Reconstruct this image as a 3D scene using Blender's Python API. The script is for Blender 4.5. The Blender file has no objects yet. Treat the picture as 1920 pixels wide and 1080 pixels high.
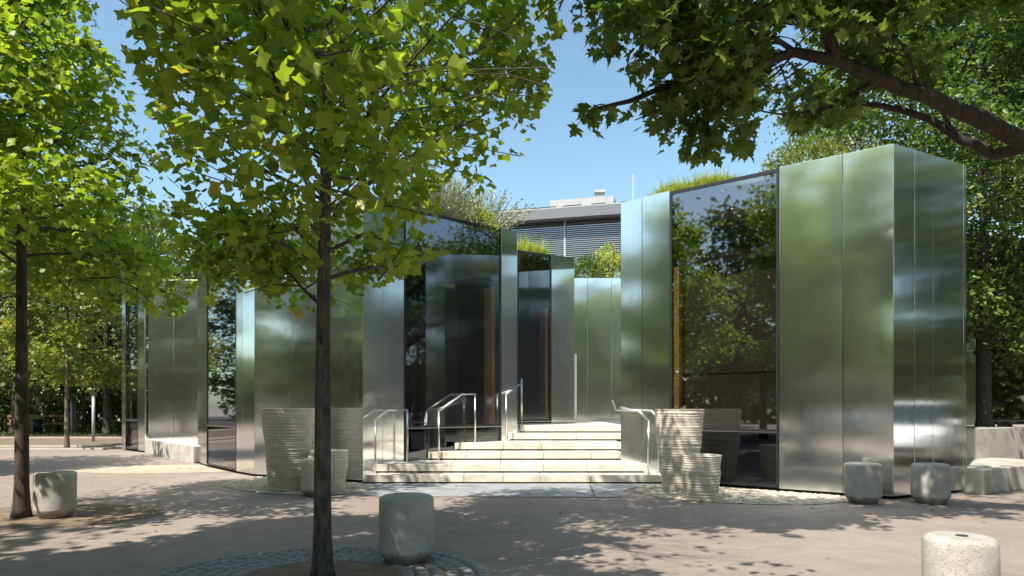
import bpy, math, random
import numpy as np
from mathutils import Vector, Matrix

# ------------------------------------------------------------------ camera, sky, sun, exposure
sc = bpy.context.scene
C = sc.collection
cam_d = bpy.data.cameras.new('camera'); cam = bpy.data.objects.new('camera', cam_d); C.objects.link(cam)
cam.location = (0, 0, 1.35); cam.rotation_euler = (math.radians(90), 0, 0)
cam_d.sensor_width = 36; cam_d.lens = 24; cam_d.shift_y = 0.1172
cam_d.clip_start = 0.1; cam_d.clip_end = 2000
sc.camera = cam
EL = math.radians(53)
SUN = Vector((-0.60 * math.cos(EL), -0.80 * math.cos(EL), math.sin(EL))).normalized()
w = bpy.data.worlds.new('World'); sc.world = w; w.use_nodes = True
nt = w.node_tree; bg = nt.nodes['Background']
sky = nt.nodes.new('ShaderNodeTexSky'); sky.sky_type = 'NISHITA'; sky.sun_disc = False
sky.sun_elevation = EL; sky.sun_rotation = math.atan2(SUN.x, SUN.y)
sky.air_density = 1.0; sky.dust_density = 1.2; sky.ozone_density = 0.35
sky_tint = nt.nodes.new('ShaderNodeMixRGB'); sky_tint.blend_type = 'MULTIPLY'; sky_tint.inputs[0].default_value = 1; sky_tint.inputs[2].default_value = (.98, 1.11, 1.02, 1)
nt.links.new(sky.outputs[0], sky_tint.inputs[1]); nt.links.new(sky_tint.outputs[0], bg.inputs[0]); bg.inputs[1].default_value = 0.116
sl = bpy.data.lights.new('sun', 'SUN'); sl.energy = 4.7; sl.angle = math.radians(0.55); sl.color = (1.0, 0.93, 0.82)
so = bpy.data.objects.new('sun', sl); C.objects.link(so)
so.rotation_euler = SUN.to_track_quat('Z', 'Y').to_euler(); so.location = SUN * 40
vs = sc.view_settings; vs.view_transform = 'Standard'; vs.look = 'None'; vs.gamma = 1; vs.use_curve_mapping = False
vs.exposure = 1.0
cy = sc.cycles; cy.use_denoising = True; cy.caustics_reflective = True; cy.caustics_refractive = False
cy.max_bounces = 10; cy.transparent_max_bounces = 12; cy.sample_clamp_indirect = 5
try: cy.denoiser = 'OPENIMAGEDENOISE'
except Exception: pass

# ------------------------------------------------------------------ object helpers
def tag(o, label=None, cat=None, group=None, kind=None):
    if label: o['label'] = label
    if cat: o['category'] = cat
    if group: o['group'] = group
    if kind: o['kind'] = kind
    return o

def thing(name, label, cat, loc=(0, 0, 0), group=None):
    o = bpy.data.objects.new(name, None); C.objects.link(o); o.location = loc
    o.empty_display_size = 0.2
    return tag(o, label, cat, group)

def root_loc(o):
    p = Vector((0, 0, 0))
    while o is not None:
        p += o.location; o = o.parent
    return p

class MB:
    """collects vertices and faces (world coordinates)"""
    def __init__(s): s.v = []; s.f = []; s.sm = []
    def add(s, v, f, smooth=False):
        b = len(s.v); s.v += [tuple(p) for p in v]
        for q in f: s.f.append(tuple(b + i for i in q)); s.sm.append(smooth)
    def box(s, x0, x1, y0, y1, z0, z1):
        s.prism([(x0, y0), (x1, y0), (x1, y1), (x0, y1)], z0, z1)
    def prism(s, poly, z0, z1, ch=0.0):
        n = len(poly); a = sum(poly[i][0]*poly[(i+1) % n][1]-poly[(i+1) % n][0]*poly[i][1] for i in range(n))
        if a < 0: poly = poly[::-1]
        if ch > 0:
            cx = sum(p[0] for p in poly)/n; cy_ = sum(p[1] for p in poly)/n
            ins = []
            for i in range(n):
                p0, p1, p2 = poly[i-1], poly[i], poly[(i+1) % n]
                d1 = Vector((p1[0]-p0[0], p1[1]-p0[1])).normalized(); d2 = Vector((p2[0]-p1[0], p2[1]-p1[1])).normalized()
                n1 = Vector((-d1.y, d1.x)); n2 = Vector((-d2.y, d2.x)); m = n1+n2
                m = m/max(m.dot(n1), .3)*ch if m.length > 1e-6 else n1*ch
                ins.append((p1[0]+m.x, p1[1]+m.y))
            v = [(p[0], p[1], z0) for p in poly]+[(p[0], p[1], z1-ch) for p in poly]+[(p[0], p[1], z1) for p in ins]
            f = [tuple(range(n))[::-1]]
            for k in (0, n): f += [(k+i, k+(i+1) % n, k+n+(i+1) % n, k+n+i) for i in range(n)]
            f.append(tuple(range(2*n, 3*n)))
        else:
            v = [(p[0], p[1], z0) for p in poly]+[(p[0], p[1], z1) for p in poly]
            f = [tuple(range(n))[::-1]]+[(i, (i+1) % n, n+(i+1) % n, n+i) for i in range(n)]+[tuple(range(n, 2*n))]
        s.add(v, f)
    def wall(s, p0, p1, z0, z1, t0, t1):
        """upright slab along p0-p1, from t0 to t1 behind the line (t>0 is away from the viewer side)"""
        d = Vector((p1[0]-p0[0], p1[1]-p0[1])).normalized(); n = Vector((-d.y, d.x))
        q = [(p0[0]+n.x*t0, p0[1]+n.y*t0), (p1[0]+n.x*t0, p1[1]+n.y*t0), (p1[0]+n.x*t1, p1[1]+n.y*t1), (p0[0]+n.x*t1, p0[1]+n.y*t1)]
        s.prism(q, z0, z1)
    def tube(s, pts, rad, seg=8, cap=True):
        pts = [Vector(p) for p in pts]; n = len(pts)
        if not hasattr(rad, '__len__'): rad = [rad]*n
        b = []; ref = None
        for i in range(n):
            d = (pts[min(i+1, n-1)]-pts[max(i-1, 0)]).normalized()
            if ref is None: ref = Vector((1, 0, 0)) if abs(d.x) < .9 else Vector((0, 1, 0))
            u = (ref-d*ref.dot(d)).normalized(); w_ = d.cross(u); ref = u
            b += [pts[i]+(u*math.cos(2*math.pi*k/seg)+w_*math.sin(2*math.pi*k/seg))*rad[i] for k in range(seg)]
        f = [(i*seg+k, i*seg+(k+1) % seg, (i+1)*seg+(k+1) % seg, (i+1)*seg+k) for i in range(n-1) for k in range(seg)]
        s.add(b, f, True)
        if cap:
            k0 = len(s.v)-len(b)
            s.f.append(tuple(k0+k for k in range(seg))[::-1]); s.sm.append(False)
            s.f.append(tuple(k0+(n-1)*seg+k for k in range(seg))); s.sm.append(False)
    def lathe(s, prof, c, seg=32, wob=None, cap_top=True, smooth=True):
        n = len(prof); b = []
        for i, (r, z) in enumerate(prof):
            for k in range(seg):
                a = 2*math.pi*k/seg; rr = r+(wob(a, z) if wob else 0)
                b.append((c[0]+rr*math.cos(a), c[1]+rr*math.sin(a), c[2]+z))
        f = [(i*seg+k, i*seg+(k+1) % seg, (i+1)*seg+(k+1) % seg, (i+1)*seg+k) for i in range(n-1) for k in range(seg)]
        s.add(b, f, smooth)
        k0 = len(s.v)-len(b)
        s.f.append(tuple(k0+k for k in range(seg))[::-1]); s.sm.append(False)
        if cap_top: s.f.append(tuple(k0+(n-1)*seg+k for k in range(seg))); s.sm.append(False)
    def build(s, name, mat, parent=None, bevel=0.0):
        me = bpy.data.meshes.new(name)
        off = root_loc(parent) if parent is not None else Vector((0, 0, 0))
        me.from_pydata([(x-off.x, y-off.y, z-off.z) for x, y, z in s.v], [], s.f)
        me.polygons.foreach_set('use_smooth', s.sm); me.update()
        if mat: me.materials.append(mat)
        o = bpy.data.objects.new(name, me); C.objects.link(o)
        if parent is not None: o.parent = parent
        if bevel:
            m = o.modifiers.new('bevel', 'BEVEL'); m.width = bevel; m.segments = 2; m.limit_method = 'ANGLE'; m.angle_limit = math.radians(35)
        return o

def recenter(o):
    me = o.data; n = len(me.vertices); a = np.empty(n*3); me.vertices.foreach_get('co', a); a = a.reshape(-1, 3)
    c = np.array([a[:, 0].mean(), a[:, 1].mean(), a[:, 2].min()]); a -= c
    me.vertices.foreach_set('co', a.ravel()); o.location = Vector(o.location)+Vector(c); me.update()

def clone(root, loc, label=None, group=None, rz=None):
    r = root.copy(); C.objects.link(r); r.location = loc
    if rz is not None: r.rotation_euler = (0, 0, rz)
    if label: r['label'] = label
    if group: r['group'] = group
    def rec(a, b):
        for ch in list(a.children):
            c = ch.copy(); C.objects.link(c); c.parent = b; rec(ch, c)
    rec(root, r)
    return r

# ------------------------------------------------------------------ materials
def new_mat(name):
    m = bpy.data.materials.new(name); m.use_nodes = True
    t = m.node_tree; return m, t, t.nodes['Principled BSDF']
def N(t, typ, **kw):
    n = t.nodes.new(typ)
    for k, v in kw.items():
        if k in n.inputs: n.inputs[k].default_value = v
        else: setattr(n, k, v)
    return n
def coords(t, scale=(1, 1, 1), kind='Object'):
    tc = N(t, 'ShaderNodeTexCoord'); mp = N(t, 'ShaderNodeMapping'); mp.inputs['Scale'].default_value = scale
    t.links.new(tc.outputs[kind], mp.inputs[0]); return mp.outputs[0]
def ramp(t, fac, stops):
    r = N(t, 'ShaderNodeValToRGB'); e = r.color_ramp.elements
    while len(e) < len(stops): e.new(0.5)
    for i, (p, c) in enumerate(stops): e[i].position = p; e[i].color = (*c, 1) if len(c) == 3 else c
    t.links.new(fac, r.inputs[0]); return r.outputs[0]
def noise(t, vec, scale, detail=4, rough=.55, dist=0):
    n = N(t, 'ShaderNodeTexNoise'); n.inputs['Scale'].default_value = scale; n.inputs['Detail'].default_value = detail
    n.inputs['Roughness'].default_value = rough; n.inputs['Distortion'].default_value = dist
    t.links.new(vec, n.inputs['Vector']); return n.outputs['Fac']
def mixc(t, a, b, fac, mode='MIX'):
    m = N(t, 'ShaderNodeMix', data_type='RGBA', blend_type=mode)
    for s_, val in ((0, fac), (6, a), (7, b)):
        if isinstance(val, (int, float)): m.inputs[s_].default_value = val
        elif isinstance(val, tuple): m.inputs[s_].default_value = (*val, 1)
        else: t.links.new(val, m.inputs[s_])
    return m.outputs[2]
def bump(t, b, h, strength=.3, dist=.01):
    n = N(t, 'ShaderNodeBump'); n.inputs['Strength'].default_value = strength; n.inputs['Distance'].default_value = dist
    t.links.new(h, n.inputs['Height']); t.links.new(n.outputs[0], b.inputs['Normal']); return n

def simple(name, col, rough=.6, metal=0, var=.12, vs_=6.0, bs=0.0, spec=.4):
    m, t, b = new_mat(name); v = coords(t)
    f = noise(t, v, vs_)
    lo = tuple(c*(1-var) for c in col); hi = tuple(min(1, c*(1+var)) for c in col)
    t.links.new(ramp(t, f, [(.3, lo), (.7, hi)]), b.inputs['Base Color'])
    b.inputs['Roughness'].default_value = rough; b.inputs['Metallic'].default_value = metal
    b.inputs['Specular IOR Level'].default_value = spec
    if bs: bump(t, b, noise(t, v, vs_*8), bs)
    return m

def mat_asphalt():
    m, t, b = new_mat('asphalt'); v = coords(t)
    big = ramp(t, noise(t, v, .35, 5, .6), [(.3, (.212, .176, .152)), (.7, (.285, .240, .208))])
    fine = ramp(t, noise(t, v, 160, 2, .7), [(.35, (.62, .62, .64)), (.65, (1.25, 1.23, 1.2))])
    c = mixc(t, big, fine, .8, 'MULTIPLY')
    med = ramp(t, noise(t, v, 3.2, 6, .65), [(.35, (.86, .86, .87)), (.7, (1.08, 1.07, 1.06))])
    c = mixc(t, c, med, 1.0, 'MULTIPLY')
    # cracks: distorted cell borders, only in some areas
    nv = N(t, 'ShaderNodeTexNoise'); nv.inputs['Scale'].default_value = 1.6; nv.inputs['Detail'].default_value = 5; t.links.new(v, nv.inputs['Vector'])
    ad = N(t, 'ShaderNodeMixRGB', blend_type='ADD'); ad.inputs[0].default_value = .45; t.links.new(v, ad.inputs[1]); t.links.new(nv.outputs['Color'], ad.inputs[2])
    vo = N(t, 'ShaderNodeTexVoronoi', feature='DISTANCE_TO_EDGE'); vo.inputs['Scale'].default_value = .55; t.links.new(ad.outputs[0], vo.inputs['Vector'])
    crack = ramp(t, vo.outputs['Distance'], [(.0, (1, 1, 1)), (.006, (0, 0, 0))])
    msk = ramp(t, noise(t, v, .5, 2), [(.47, (0, 0, 0)), (.58, (.6, .6, .6))])
    cm = mixc(t, crack, msk, 1.0, 'MULTIPLY')
    c = mixc(t, c, (.09, .08, .075), cm)
    vs2 = N(t, 'ShaderNodeTexVoronoi'); vs2.inputs['Scale'].default_value = 2.3; t.links.new(v, vs2.inputs['Vector'])
    c = mixc(t, c, (.12, .11, .10), ramp(t, vs2.outputs['Distance'], [(.035, (.55,)*3), (.055, (0, 0, 0))]))
    c = mixc(t, c, ramp(t, noise(t, coords(t, (.5, 2.0, 1)), 1.1, 6, .7), [(.28, (.80, .79, .79)), (.42, (1, 1, 1))]), 1.0, 'MULTIPLY')
    t.links.new(c, b.inputs['Base Color']); b.inputs['Roughness'].default_value = .85; b.inputs['Specular IOR Level'].default_value = .25
    bump(t, b, noise(t, v, 120, 3, .7), .35, .004)
    return m

def mat_speckle(name, base, dark, light, scale=60, bs=.3, grime=.0):
    m, t, b = new_mat(name); v = coords(t)
    vo = N(t, 'ShaderNodeTexVoronoi'); vo.inputs['Scale'].default_value = scale; t.links.new(v, vo.inputs['Vector'])
    rnd = N(t, 'ShaderNodeSeparateColor'); t.links.new(vo.outputs['Color'], rnd.inputs[0])
    cell = ramp(t, rnd.outputs[0], [(.0, dark), (.12, dark), (.2, base), (.8, base), (.95, light)])
    edge = ramp(t, vo.outputs['Distance'], [(.35, (1, 1, 1)), (.6, (0, 0, 0))])
    c = mixc(t, base, cell, edge)
    st = ramp(t, noise(t, v, 2.5, 6, .65), [(.3, (.66, .65, .62)), (.62, (1.08, 1.07, 1.06))])
    c = mixc(t, c, st, 1.0, 'MULTIPLY')
    if grime:
        sp = N(t, 'ShaderNodeSeparateXYZ'); t.links.new(v, sp.inputs[0])
        ad = N(t, 'ShaderNodeMath', operation='ADD'); t.links.new(sp.outputs[2], ad.inputs[0])
        sc_ = N(t, 'ShaderNodeMath', operation='MULTIPLY'); sc_.inputs[1].default_value = .12; t.links.new(noise(t, v, 9, 4), sc_.inputs[0]); t.links.new(sc_.outputs[0], ad.inputs[1])
        g = ramp(t, ad.outputs[0], [(.12, (grime, grime, grime)), (.18, (0, 0, 0))])
        c = mixc(t, c, (.10, .08, .055), g)
    t.links.new(c, b.inputs['Base Color']); b.inputs['Roughness'].default_value = .85; b.inputs['Specular IOR Level'].default_value = .25
    bump(t, b, vo.outputs['Distance'], bs, .004)
    return m

def mat_steel():
    m, t, b = new_mat('brushed_steel'); v = coords(t)
    grain = noise(t, coords(t, (70, 70, .5)), 3.0, 3, .6)
    c = ramp(t, grain, [(.3, (.74, .765, .77)), (.7, (.80, .82, .82))])
    t.links.new(c, b.inputs['Base Color']); b.inputs['Metallic'].default_value = 1
    r1 = ramp(t, noise(t, coords(t, (3, 3, .35)), 2.2, 5, .6), [(.3, (.085,)*3), (.72, (.135,)*3)])
    sp = N(t, 'ShaderNodeSeparateXYZ'); t.links.new(v, sp.inputs[0])
    dz = N(t, 'ShaderNodeMath', operation='MULTIPLY_ADD'); dz.inputs[1].default_value = .25; t.links.new(noise(t, coords(t, (5, 5, 1)), 2, 4), dz.inputs[0]); t.links.new(sp.outputs[2], dz.inputs[2])
    dirt = ramp(t, dz.outputs[0], [(.12, (.10,)*3), (.34, (0, 0, 0))])
    ad = N(t, 'ShaderNodeMath', operation='ADD'); t.links.new(r1, ad.inputs[0]); t.links.new(dirt, ad.inputs[1])
    t.links.new(ad.outputs[0], b.inputs['Roughness'])
    b.inputs['Anisotropic'].default_value = .62
    tg = N(t, 'ShaderNodeTangent', direction_type='RADIAL', axis='Z'); t.links.new(tg.outputs[0], b.inputs['Tangent'])
    bn_ = bump(t, b, noise(t, coords(t, (1, 1, .7)), .9, 3, .45), .10, .05)
    g2 = N(t, 'ShaderNodeBsdfAnisotropic', distribution='GGX'); g2.inputs['Roughness'].default_value = .46
    t.links.new(c, g2.inputs['Color']); t.links.new(bn_.outputs[0], g2.inputs['Normal'])
    mx = N(t, 'ShaderNodeMixShader'); mx.inputs[0].default_value = .05
    t.links.new(b.outputs[0], mx.inputs[1]); t.links.new(g2.outputs[0], mx.inputs[2]); t.links.new(mx.outputs[0], t.nodes['Material Output'].inputs[0])
    return m

def mat_glass(name, tint, refl):
    m, t, b = new_mat(name); t.nodes.remove(b); out = t.nodes['Material Output']
    tr = N(t, 'ShaderNodeBsdfTransparent'); tr.inputs[0].default_value = (*tint, 1)
    gl = N(t, 'ShaderNodeBsdfGlossy'); gl.inputs['Color'].default_value = (.86, .9, 1, 1); gl.inputs['Roughness'].default_value = .022
    lw = N(t, 'ShaderNodeLayerWeight'); lw.inputs[0].default_value = .5
    pw = N(t, 'ShaderNodeMath', operation='POWER'); t.links.new(lw.outputs['Facing'], pw.inputs[0]); pw.inputs[1].default_value = 3.5
    mr = N(t, 'ShaderNodeMapRange'); mr.inputs['To Min'].default_value = refl; mr.inputs['To Max'].default_value = 1; t.links.new(pw.outputs[0], mr.inputs[0])
    bp = N(t, 'ShaderNodeBump'); bp.inputs['Strength'].default_value = .03; bp.inputs['Distance'].default_value = .03
    t.links.new(noise(t, coords(t), .8, 1), bp.inputs['Height']); t.links.new(bp.outputs[0], gl.inputs['Normal'])
    mx = N(t, 'ShaderNodeMixShader'); t.links.new(mr.outputs[0], mx.inputs[0]); t.links.new(tr.outputs[0], mx.inputs[1]); t.links.new(gl.outputs[0], mx.inputs[2])
    t.links.new(mx.outputs[0], out.inputs[0]); return m

def mat_leaf(name, dark, light, odd, odd_share=.02, trans=.35, tcol=None):
    m, t, b = new_mat(name); out = t.nodes['Material Output']
    ge = N(t, 'ShaderNodeNewGeometry'); oi = N(t, 'ShaderNodeObjectInfo')
    ad = N(t, 'ShaderNodeMath', operation='ADD'); t.links.new(ge.outputs['Random Per Island'], ad.inputs[0]); t.links.new(oi.outputs['Random'], ad.inputs[1])
    fr = N(t, 'ShaderNodeMath', operation='FRACT'); t.links.new(ad.outputs[0], fr.inputs[0])
    c = ramp(t, fr.outputs[0], [(0, dark), (1-odd_share-.01, light), (1-odd_share, odd), (1, odd)])
    t.links.new(c, b.inputs['Base Color']); b.inputs['Roughness'].default_value = .42; b.inputs['Specular IOR Level'].default_value = .45
    tl = N(t, 'ShaderNodeBsdfTranslucent')
    k = tcol or (1.5, 1.6, .7)
    t.links.new(mixc(t, c, k, 1.0, 'MULTIPLY'), tl.inputs[0])
    mx = N(t, 'ShaderNodeMixShader'); mx.inputs[0].default_value = trans
    t.links.new(b.outputs[0], mx.inputs[1]); t.links.new(tl.outputs[0], mx.inputs[2]); t.links.new(mx.outputs[0], out.inputs[0])
    return m

def mat_bark(name, a, b_):
    m, t, b = new_mat(name); v = coords(t, (1, 1, .22))
    f = noise(t, v, 26, 6, .65, .4); f2 = noise(t, coords(t), 5, 4)
    c = ramp(t, f, [(.3, a), (.68, b_)])
    c = mixc(t, c, ramp(t, f2, [(.35, (.7, .7, .7)), (.7, (1.15, 1.12, 1.05))]), 1.0, 'MULTIPLY')
    t.links.new(c, b.inputs['Base Color']); b.inputs['Roughness'].default_value = .9; b.inputs['Specular IOR Level'].default_value = .15
    bump(t, b, f, .8, .012)
    return m

def mat_planter():
    m, t, b = new_mat('ridged_stoneware'); v = coords(t, (1, 1, 6))
    f = noise(t, v, 5, 5, .6, .3)
    c = ramp(t, f, [(.3, (.46, .41, .32)), (.55, (.60, .55, .45)), (.75, (.70, .66, .56))])
    t.links.new(c, b.inputs['Base Color']); b.inputs['Roughness'].default_value = .75; b.inputs['Specular IOR Level'].default_value = .3
    bump(t, b, noise(t, coords(t, (1, 1, 3)), 60, 3), .4, .006); return m

def mat_paint():
    m, t, b = new_mat('worn_road_paint'); out = t.nodes['Material Output']; v = coords(t)
    b.inputs['Base Color'].default_value = (.60, .57, .53, 1); b.inputs['Roughness'].default_value = .85
    tr = N(t, 'ShaderNodeBsdfTransparent'); mx = N(t, 'ShaderNodeMixShader')
    f = ramp(t, noise(t, v, 38, 5, .7), [(.42, (0, 0, 0)), (.60, (.85, .85, .85))])
    t.links.new(f, mx.inputs[0]); t.links.new(tr.outputs[0], mx.inputs[1]); t.links.new(b.outputs[0], mx.inputs[2]); t.links.new(mx.outputs[0], out.inputs[0]); return m

M = {
 'asphalt': mat_asphalt(),
 'steel': mat_steel(),
 'glass': mat_glass('tinted_glass', (.68, .665, .65), .19),
 'glass_low': mat_glass('black_glass', (.25, .25, .25), .12),
 'frame': simple('black_frame', (.018, .018, .02), .4),
 'sill': simple('steel_sill', (.6, .6, .62), .25, 1),
 'rail': simple('steel_rail', (.74, .72, .69), .28, 1, .05),
 'stone': mat_speckle('step_granite', (.56, .53, .46), (.38, .34, .27), (.66, .63, .56), 90, .25),
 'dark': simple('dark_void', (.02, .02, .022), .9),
 'conc': mat_speckle('washed_concrete', (.40, .39, .36), (.20, .19, .175), (.49, .48, .45), 135, .5, .6),
 'conc_light': mat_speckle('pale_concrete', (.56, .53, .47), (.40, .37, .31), (.64, .62, .57), 50, .4, .7),
 'plinth': mat_speckle('cast_concrete', (.40, .385, .35), (.32, .30, .27), (.46, .45, .42), 110, .15),
 'apron': mat_speckle('grey_granite', (.25, .26, .275), (.16, .165, .18), (.34, .35, .36), 140, .1),
 'gravel_base': mat_speckle('gravel_base', (.30, .27, .22), (.16, .14, .11), (.42, .38, .32), 55, .8),
 'pebble': simple('pebble', (.40, .36, .29), .8, 0, .4, 7),
 'earth': simple('dry_earth', (.17, .13, .095), .95, 0, .3, 5, .6, .1),
 'sand': simple('pale_sand', (.34, .285, .22), .95, 0, .2, 3, .4, .1),
 'cobble': simple('cobble_granite', (.20, .20, .205), .75, 0, .3, 9, .5),
 'kerb': simple('kerb_stone', (.42, .38, .33), .85, 0, .15, 7, .2),
 'paint': mat_paint(),
 'tulip': mat_leaf('tulip_leaf', (.12, .18, .02), (.285, .355, .042), (.36, .28, .04), .010, .52),
 'maple': mat_leaf('maple_leaf', (.055, .092, .016), (.13, .185, .028), (.2, .23, .04), .012, .42),
 'beech': mat_leaf('small_leaf', (.06, .098, .017), (.135, .19, .034), (.2, .21, .05), .03, .33),
 'far_leaf': mat_leaf('far_leaf', (.075, .10, .03), (.16, .19, .06), (.26, .23, .06), .03, .3),
 'gold_leaf': mat_leaf('gold_leaf', (.11, .15, .02), (.20, .225, .032), (.34, .24, .035), .05, .4),
 'lavender': mat_leaf('grey_green_leaf', (.17, .20, .09), (.33, .36, .17), (.30, .25, .33), .12, .25, (1.1, 1.1, 1)),
 'grassy': mat_leaf('grass_blade', (.26, .32, .045), (.42, .46, .08), (.5, .45, .18), .08, .4),
 'lawn': mat_leaf('lawn_blade', (.05, .08, .015), (.10, .13, .025), (.2, .17, .06), .05, .3),
 'bark': mat_bark('young_bark', (.03, .027, .025), (.13, .118, .108)),
 'bark_warm': mat_bark('warm_bark', (.034, .028, .024), (.115, .096, .08)),
 'bark_dark': mat_bark('maple_bark', (.022, .018, .016), (.075, .062, .054)),
 'bark_pale': mat_bark('pale_bark', (.10, .085, .065), (.23, .195, .15)),
 'pot': mat_planter(),
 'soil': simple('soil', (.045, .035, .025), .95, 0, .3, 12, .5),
 'wood': simple('oak_post', (.66, .43, .14), .5, 0, .2, 4),
 'wood_rail': simple('brown_rail', (.20, .105, .06), .6, 0, .2, 4),
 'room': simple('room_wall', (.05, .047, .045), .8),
 'blind_in': simple('grey_brown_roller_blind', (.085, .075, .065), .85, 0, .06, 3),
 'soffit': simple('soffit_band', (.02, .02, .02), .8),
 'fascia': simple('grey_fascia', (.13, .14, .16), .5, 0, .04),
 'slat': simple('blind_slat', (.42, .43, .44), .45, .3, .04),
 'farglass': mat_glass('office_glass', (.16, .17, .18), .32),
 'zinc': simple('zinc_roof', (.30, .30, .30), .5, .4, .1, 3),
 'grey_paint': simple('grey_paint', (.36, .37, .38), .5),
 'white_post': simple('white_enamel', (.52, .53, .55), .4, 0, .03),
 'green': simple('green_plastic', (.10, .28, .03), .5),
 'bin': simple('bin_body', (.012, .03, .028), .5),
 'car_white': simple('white_car_paint', (.80, .81, .82), .18, 0, .02, 1, 0, .6),
 'car_black': simple('black_trim', (.02, .02, .022), .5),
 'car_glass': simple('car_window', (.02, .025, .03), .06, 0, .05, 1, 0, .8),
 'rubber': simple('tyre_rubber', (.025, .025, .025), .85),
 'alloy': simple('alloy_rim', (.6, .6, .62), .3, 1, .03),
 'lamp': simple('headlamp_glass', (.7, .72, .75), .08, .3, .05),
 'plate': simple('number_plate', (.75, .76, .78), .4, 0, .03),
}

rng = np.random.default_rng(7); random.seed(7)

# ------------------------------------------------------------------ ground and paving (setting)
def flat(name, poly, z, mat, kind='structure', res=None):
    mb = MB(); mb.add([(x, y, z) for x, y in poly], [tuple(range(len(poly)))])
    o = mb.build(name, M[mat]); o['kind'] = kind; return o
def blob(cx, cy_, rx, ry, n=40, j=.05, seed=0, a0=0, a1=2*math.pi):
    r = np.random.default_rng(seed); ph = r.uniform(0, 6.28, 4)
    out = []
    for i in range(n):
        a = a0+(a1-a0)*i/n
        k = 1+j*sum(math.sin((q+2)*a+ph[q])/(q+1) for q in range(4))
        out.append((cx+rx*k*math.cos(a), cy_+ry*k*math.sin(a)))
    return out
flat('ground', [(-700, -500), (700, -500), (700, 900), (-700, 900)], 0, 'asphalt')
flat('entrance_apron', [(-2.72, 12.16), (-2.30, 11.2), (-2.45, 10.62), (-1.9, 10.35), (1.75, 10.28), (1.78, 11.0), (2.1, 11.6), (2.70, 12.16)], .008, 'apron')
for a, b_ in (((-2.25, 12.15), (-2.35, 10.55)), ((1.38, 12.15), (1.25, 10.3))):
    d = (Vector(b_)-Vector(a)).normalized(); n_ = Vector((-d.y, d.x))*.008
    flat('apron_joint', [(a[0]-n_.x, a[1]-n_.y), (a[0]+n_.x, a[1]+n_.y), (b_[0]+n_.x, b_[1]+n_.y), (b_[0]-n_.x, b_[1]-n_.y)], .012, 'dark')
left_bed = [(-4.95, 13.3), (-5.1, 12.9), (-5.2, 12.4), (-5.0, 11.75), (-4.5, 11.2), (-3.9, 10.75), (-3.2, 10.5), (-2.6, 10.6), (-2.4, 11.1), (-2.35, 11.6), (-2.72, 12.2)]
right_bed = [(2.74, 12.16), (2.15, 11.6), (2.0, 11.0), (2.15, 10.4), (2.5, 9.95), (3.0, 9.65), (3.6, 9.5), (4.2, 9.5), (4.75, 9.75), (4.95, 10.2), (5.0, 10.45), (3.0, 12.0)]
flat('gravel_bed', left_bed, .004, 'gravel_base'); flat('gravel_bed', right_bed, .004, 'gravel_base')
flat('sandy_patch', blob(-7.4, 15.1, 2.0, 1.1, 40, .08, 3), .004, 'sand')
flat('tree_pit', blob(-5.95, 8.5, 1.55, 1.0, 44, .05, 4), .004, 'earth')
flat('tree_pit', blob(-1.52, 5.42, .55, .5, 32, .06, 5), .006, 'earth')
flat('planting_strip', [(-40, 22.2), (-13.2, 22.3), (-13.0, 23.6), (-40, 24.4)], .004, 'earth')
flat('path', [(-60, 25.4), (-9, 25.0), (-9, 30.5), (-60, 31.0)], .004, 'earth')
flat('lawn_ground', [(-90, 32.2), (-8, 31.6), (-8, 90), (-90, 90)], .004, 'soil')
kb = MB()
for a, b_ in (((-40, 22.1), (-13.25, 22.2)), ((-40, 24.45), (-13.0, 23.65)), ((-60, 31.05), (-9, 30.55))):
    kb = MB(); kb.wall(a, b_, 0, .05, 0, .12); tag(kb.build('kerb', M['kerb']), kind='structure')

def pt_in(p, poly):
    x, y = p; c = False; j = len(poly)-1
    for i in range(len(poly)):
        xi, yi = poly[i]; xj, yj = poly[j]
        if (yi > y) != (yj > y) and x < (xj-xi)*(y-yi)/(yj-yi)+xi: c = not c
        j = i
    return c
def pebbles(poly, n, seed, z=.004):
    r = np.random.default_rng(seed); xs = [p[0] for p in poly]; ys = [p[1] for p in poly]
    mb = MB(); k = 0
    while k < n:
        x, y = r.uniform(min(xs), max(xs)), r.uniform(min(ys), max(ys))
        if not pt_in((x, y), poly): continue
        s = r.uniform(.012, .028); a = r.uniform(0, 6.28); h = s*r.uniform(.6, 1.0)
        ring = [(x+s*math.cos(a+q*1.257)*r.uniform(.75, 1.1), y+s*math.sin(a+q*1.257)*r.uniform(.75, 1.1), z+h*.35) for q in range(5)]
        mb.add(ring+[(x, y, z+h)], [(q, (q+1) % 5, 5) for q in range(5)], False); k += 1
    o = mb.build('gravel', M['pebble']); o['kind'] = 'stuff'; return o
tag(pebbles(left_bed, 5200, 11), 'loose beige gravel around the planters left of the steps', 'gravel')
tag(pebbles(right_bed, 5200, 12), 'loose beige gravel around the planters right of the steps', 'gravel')

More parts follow.
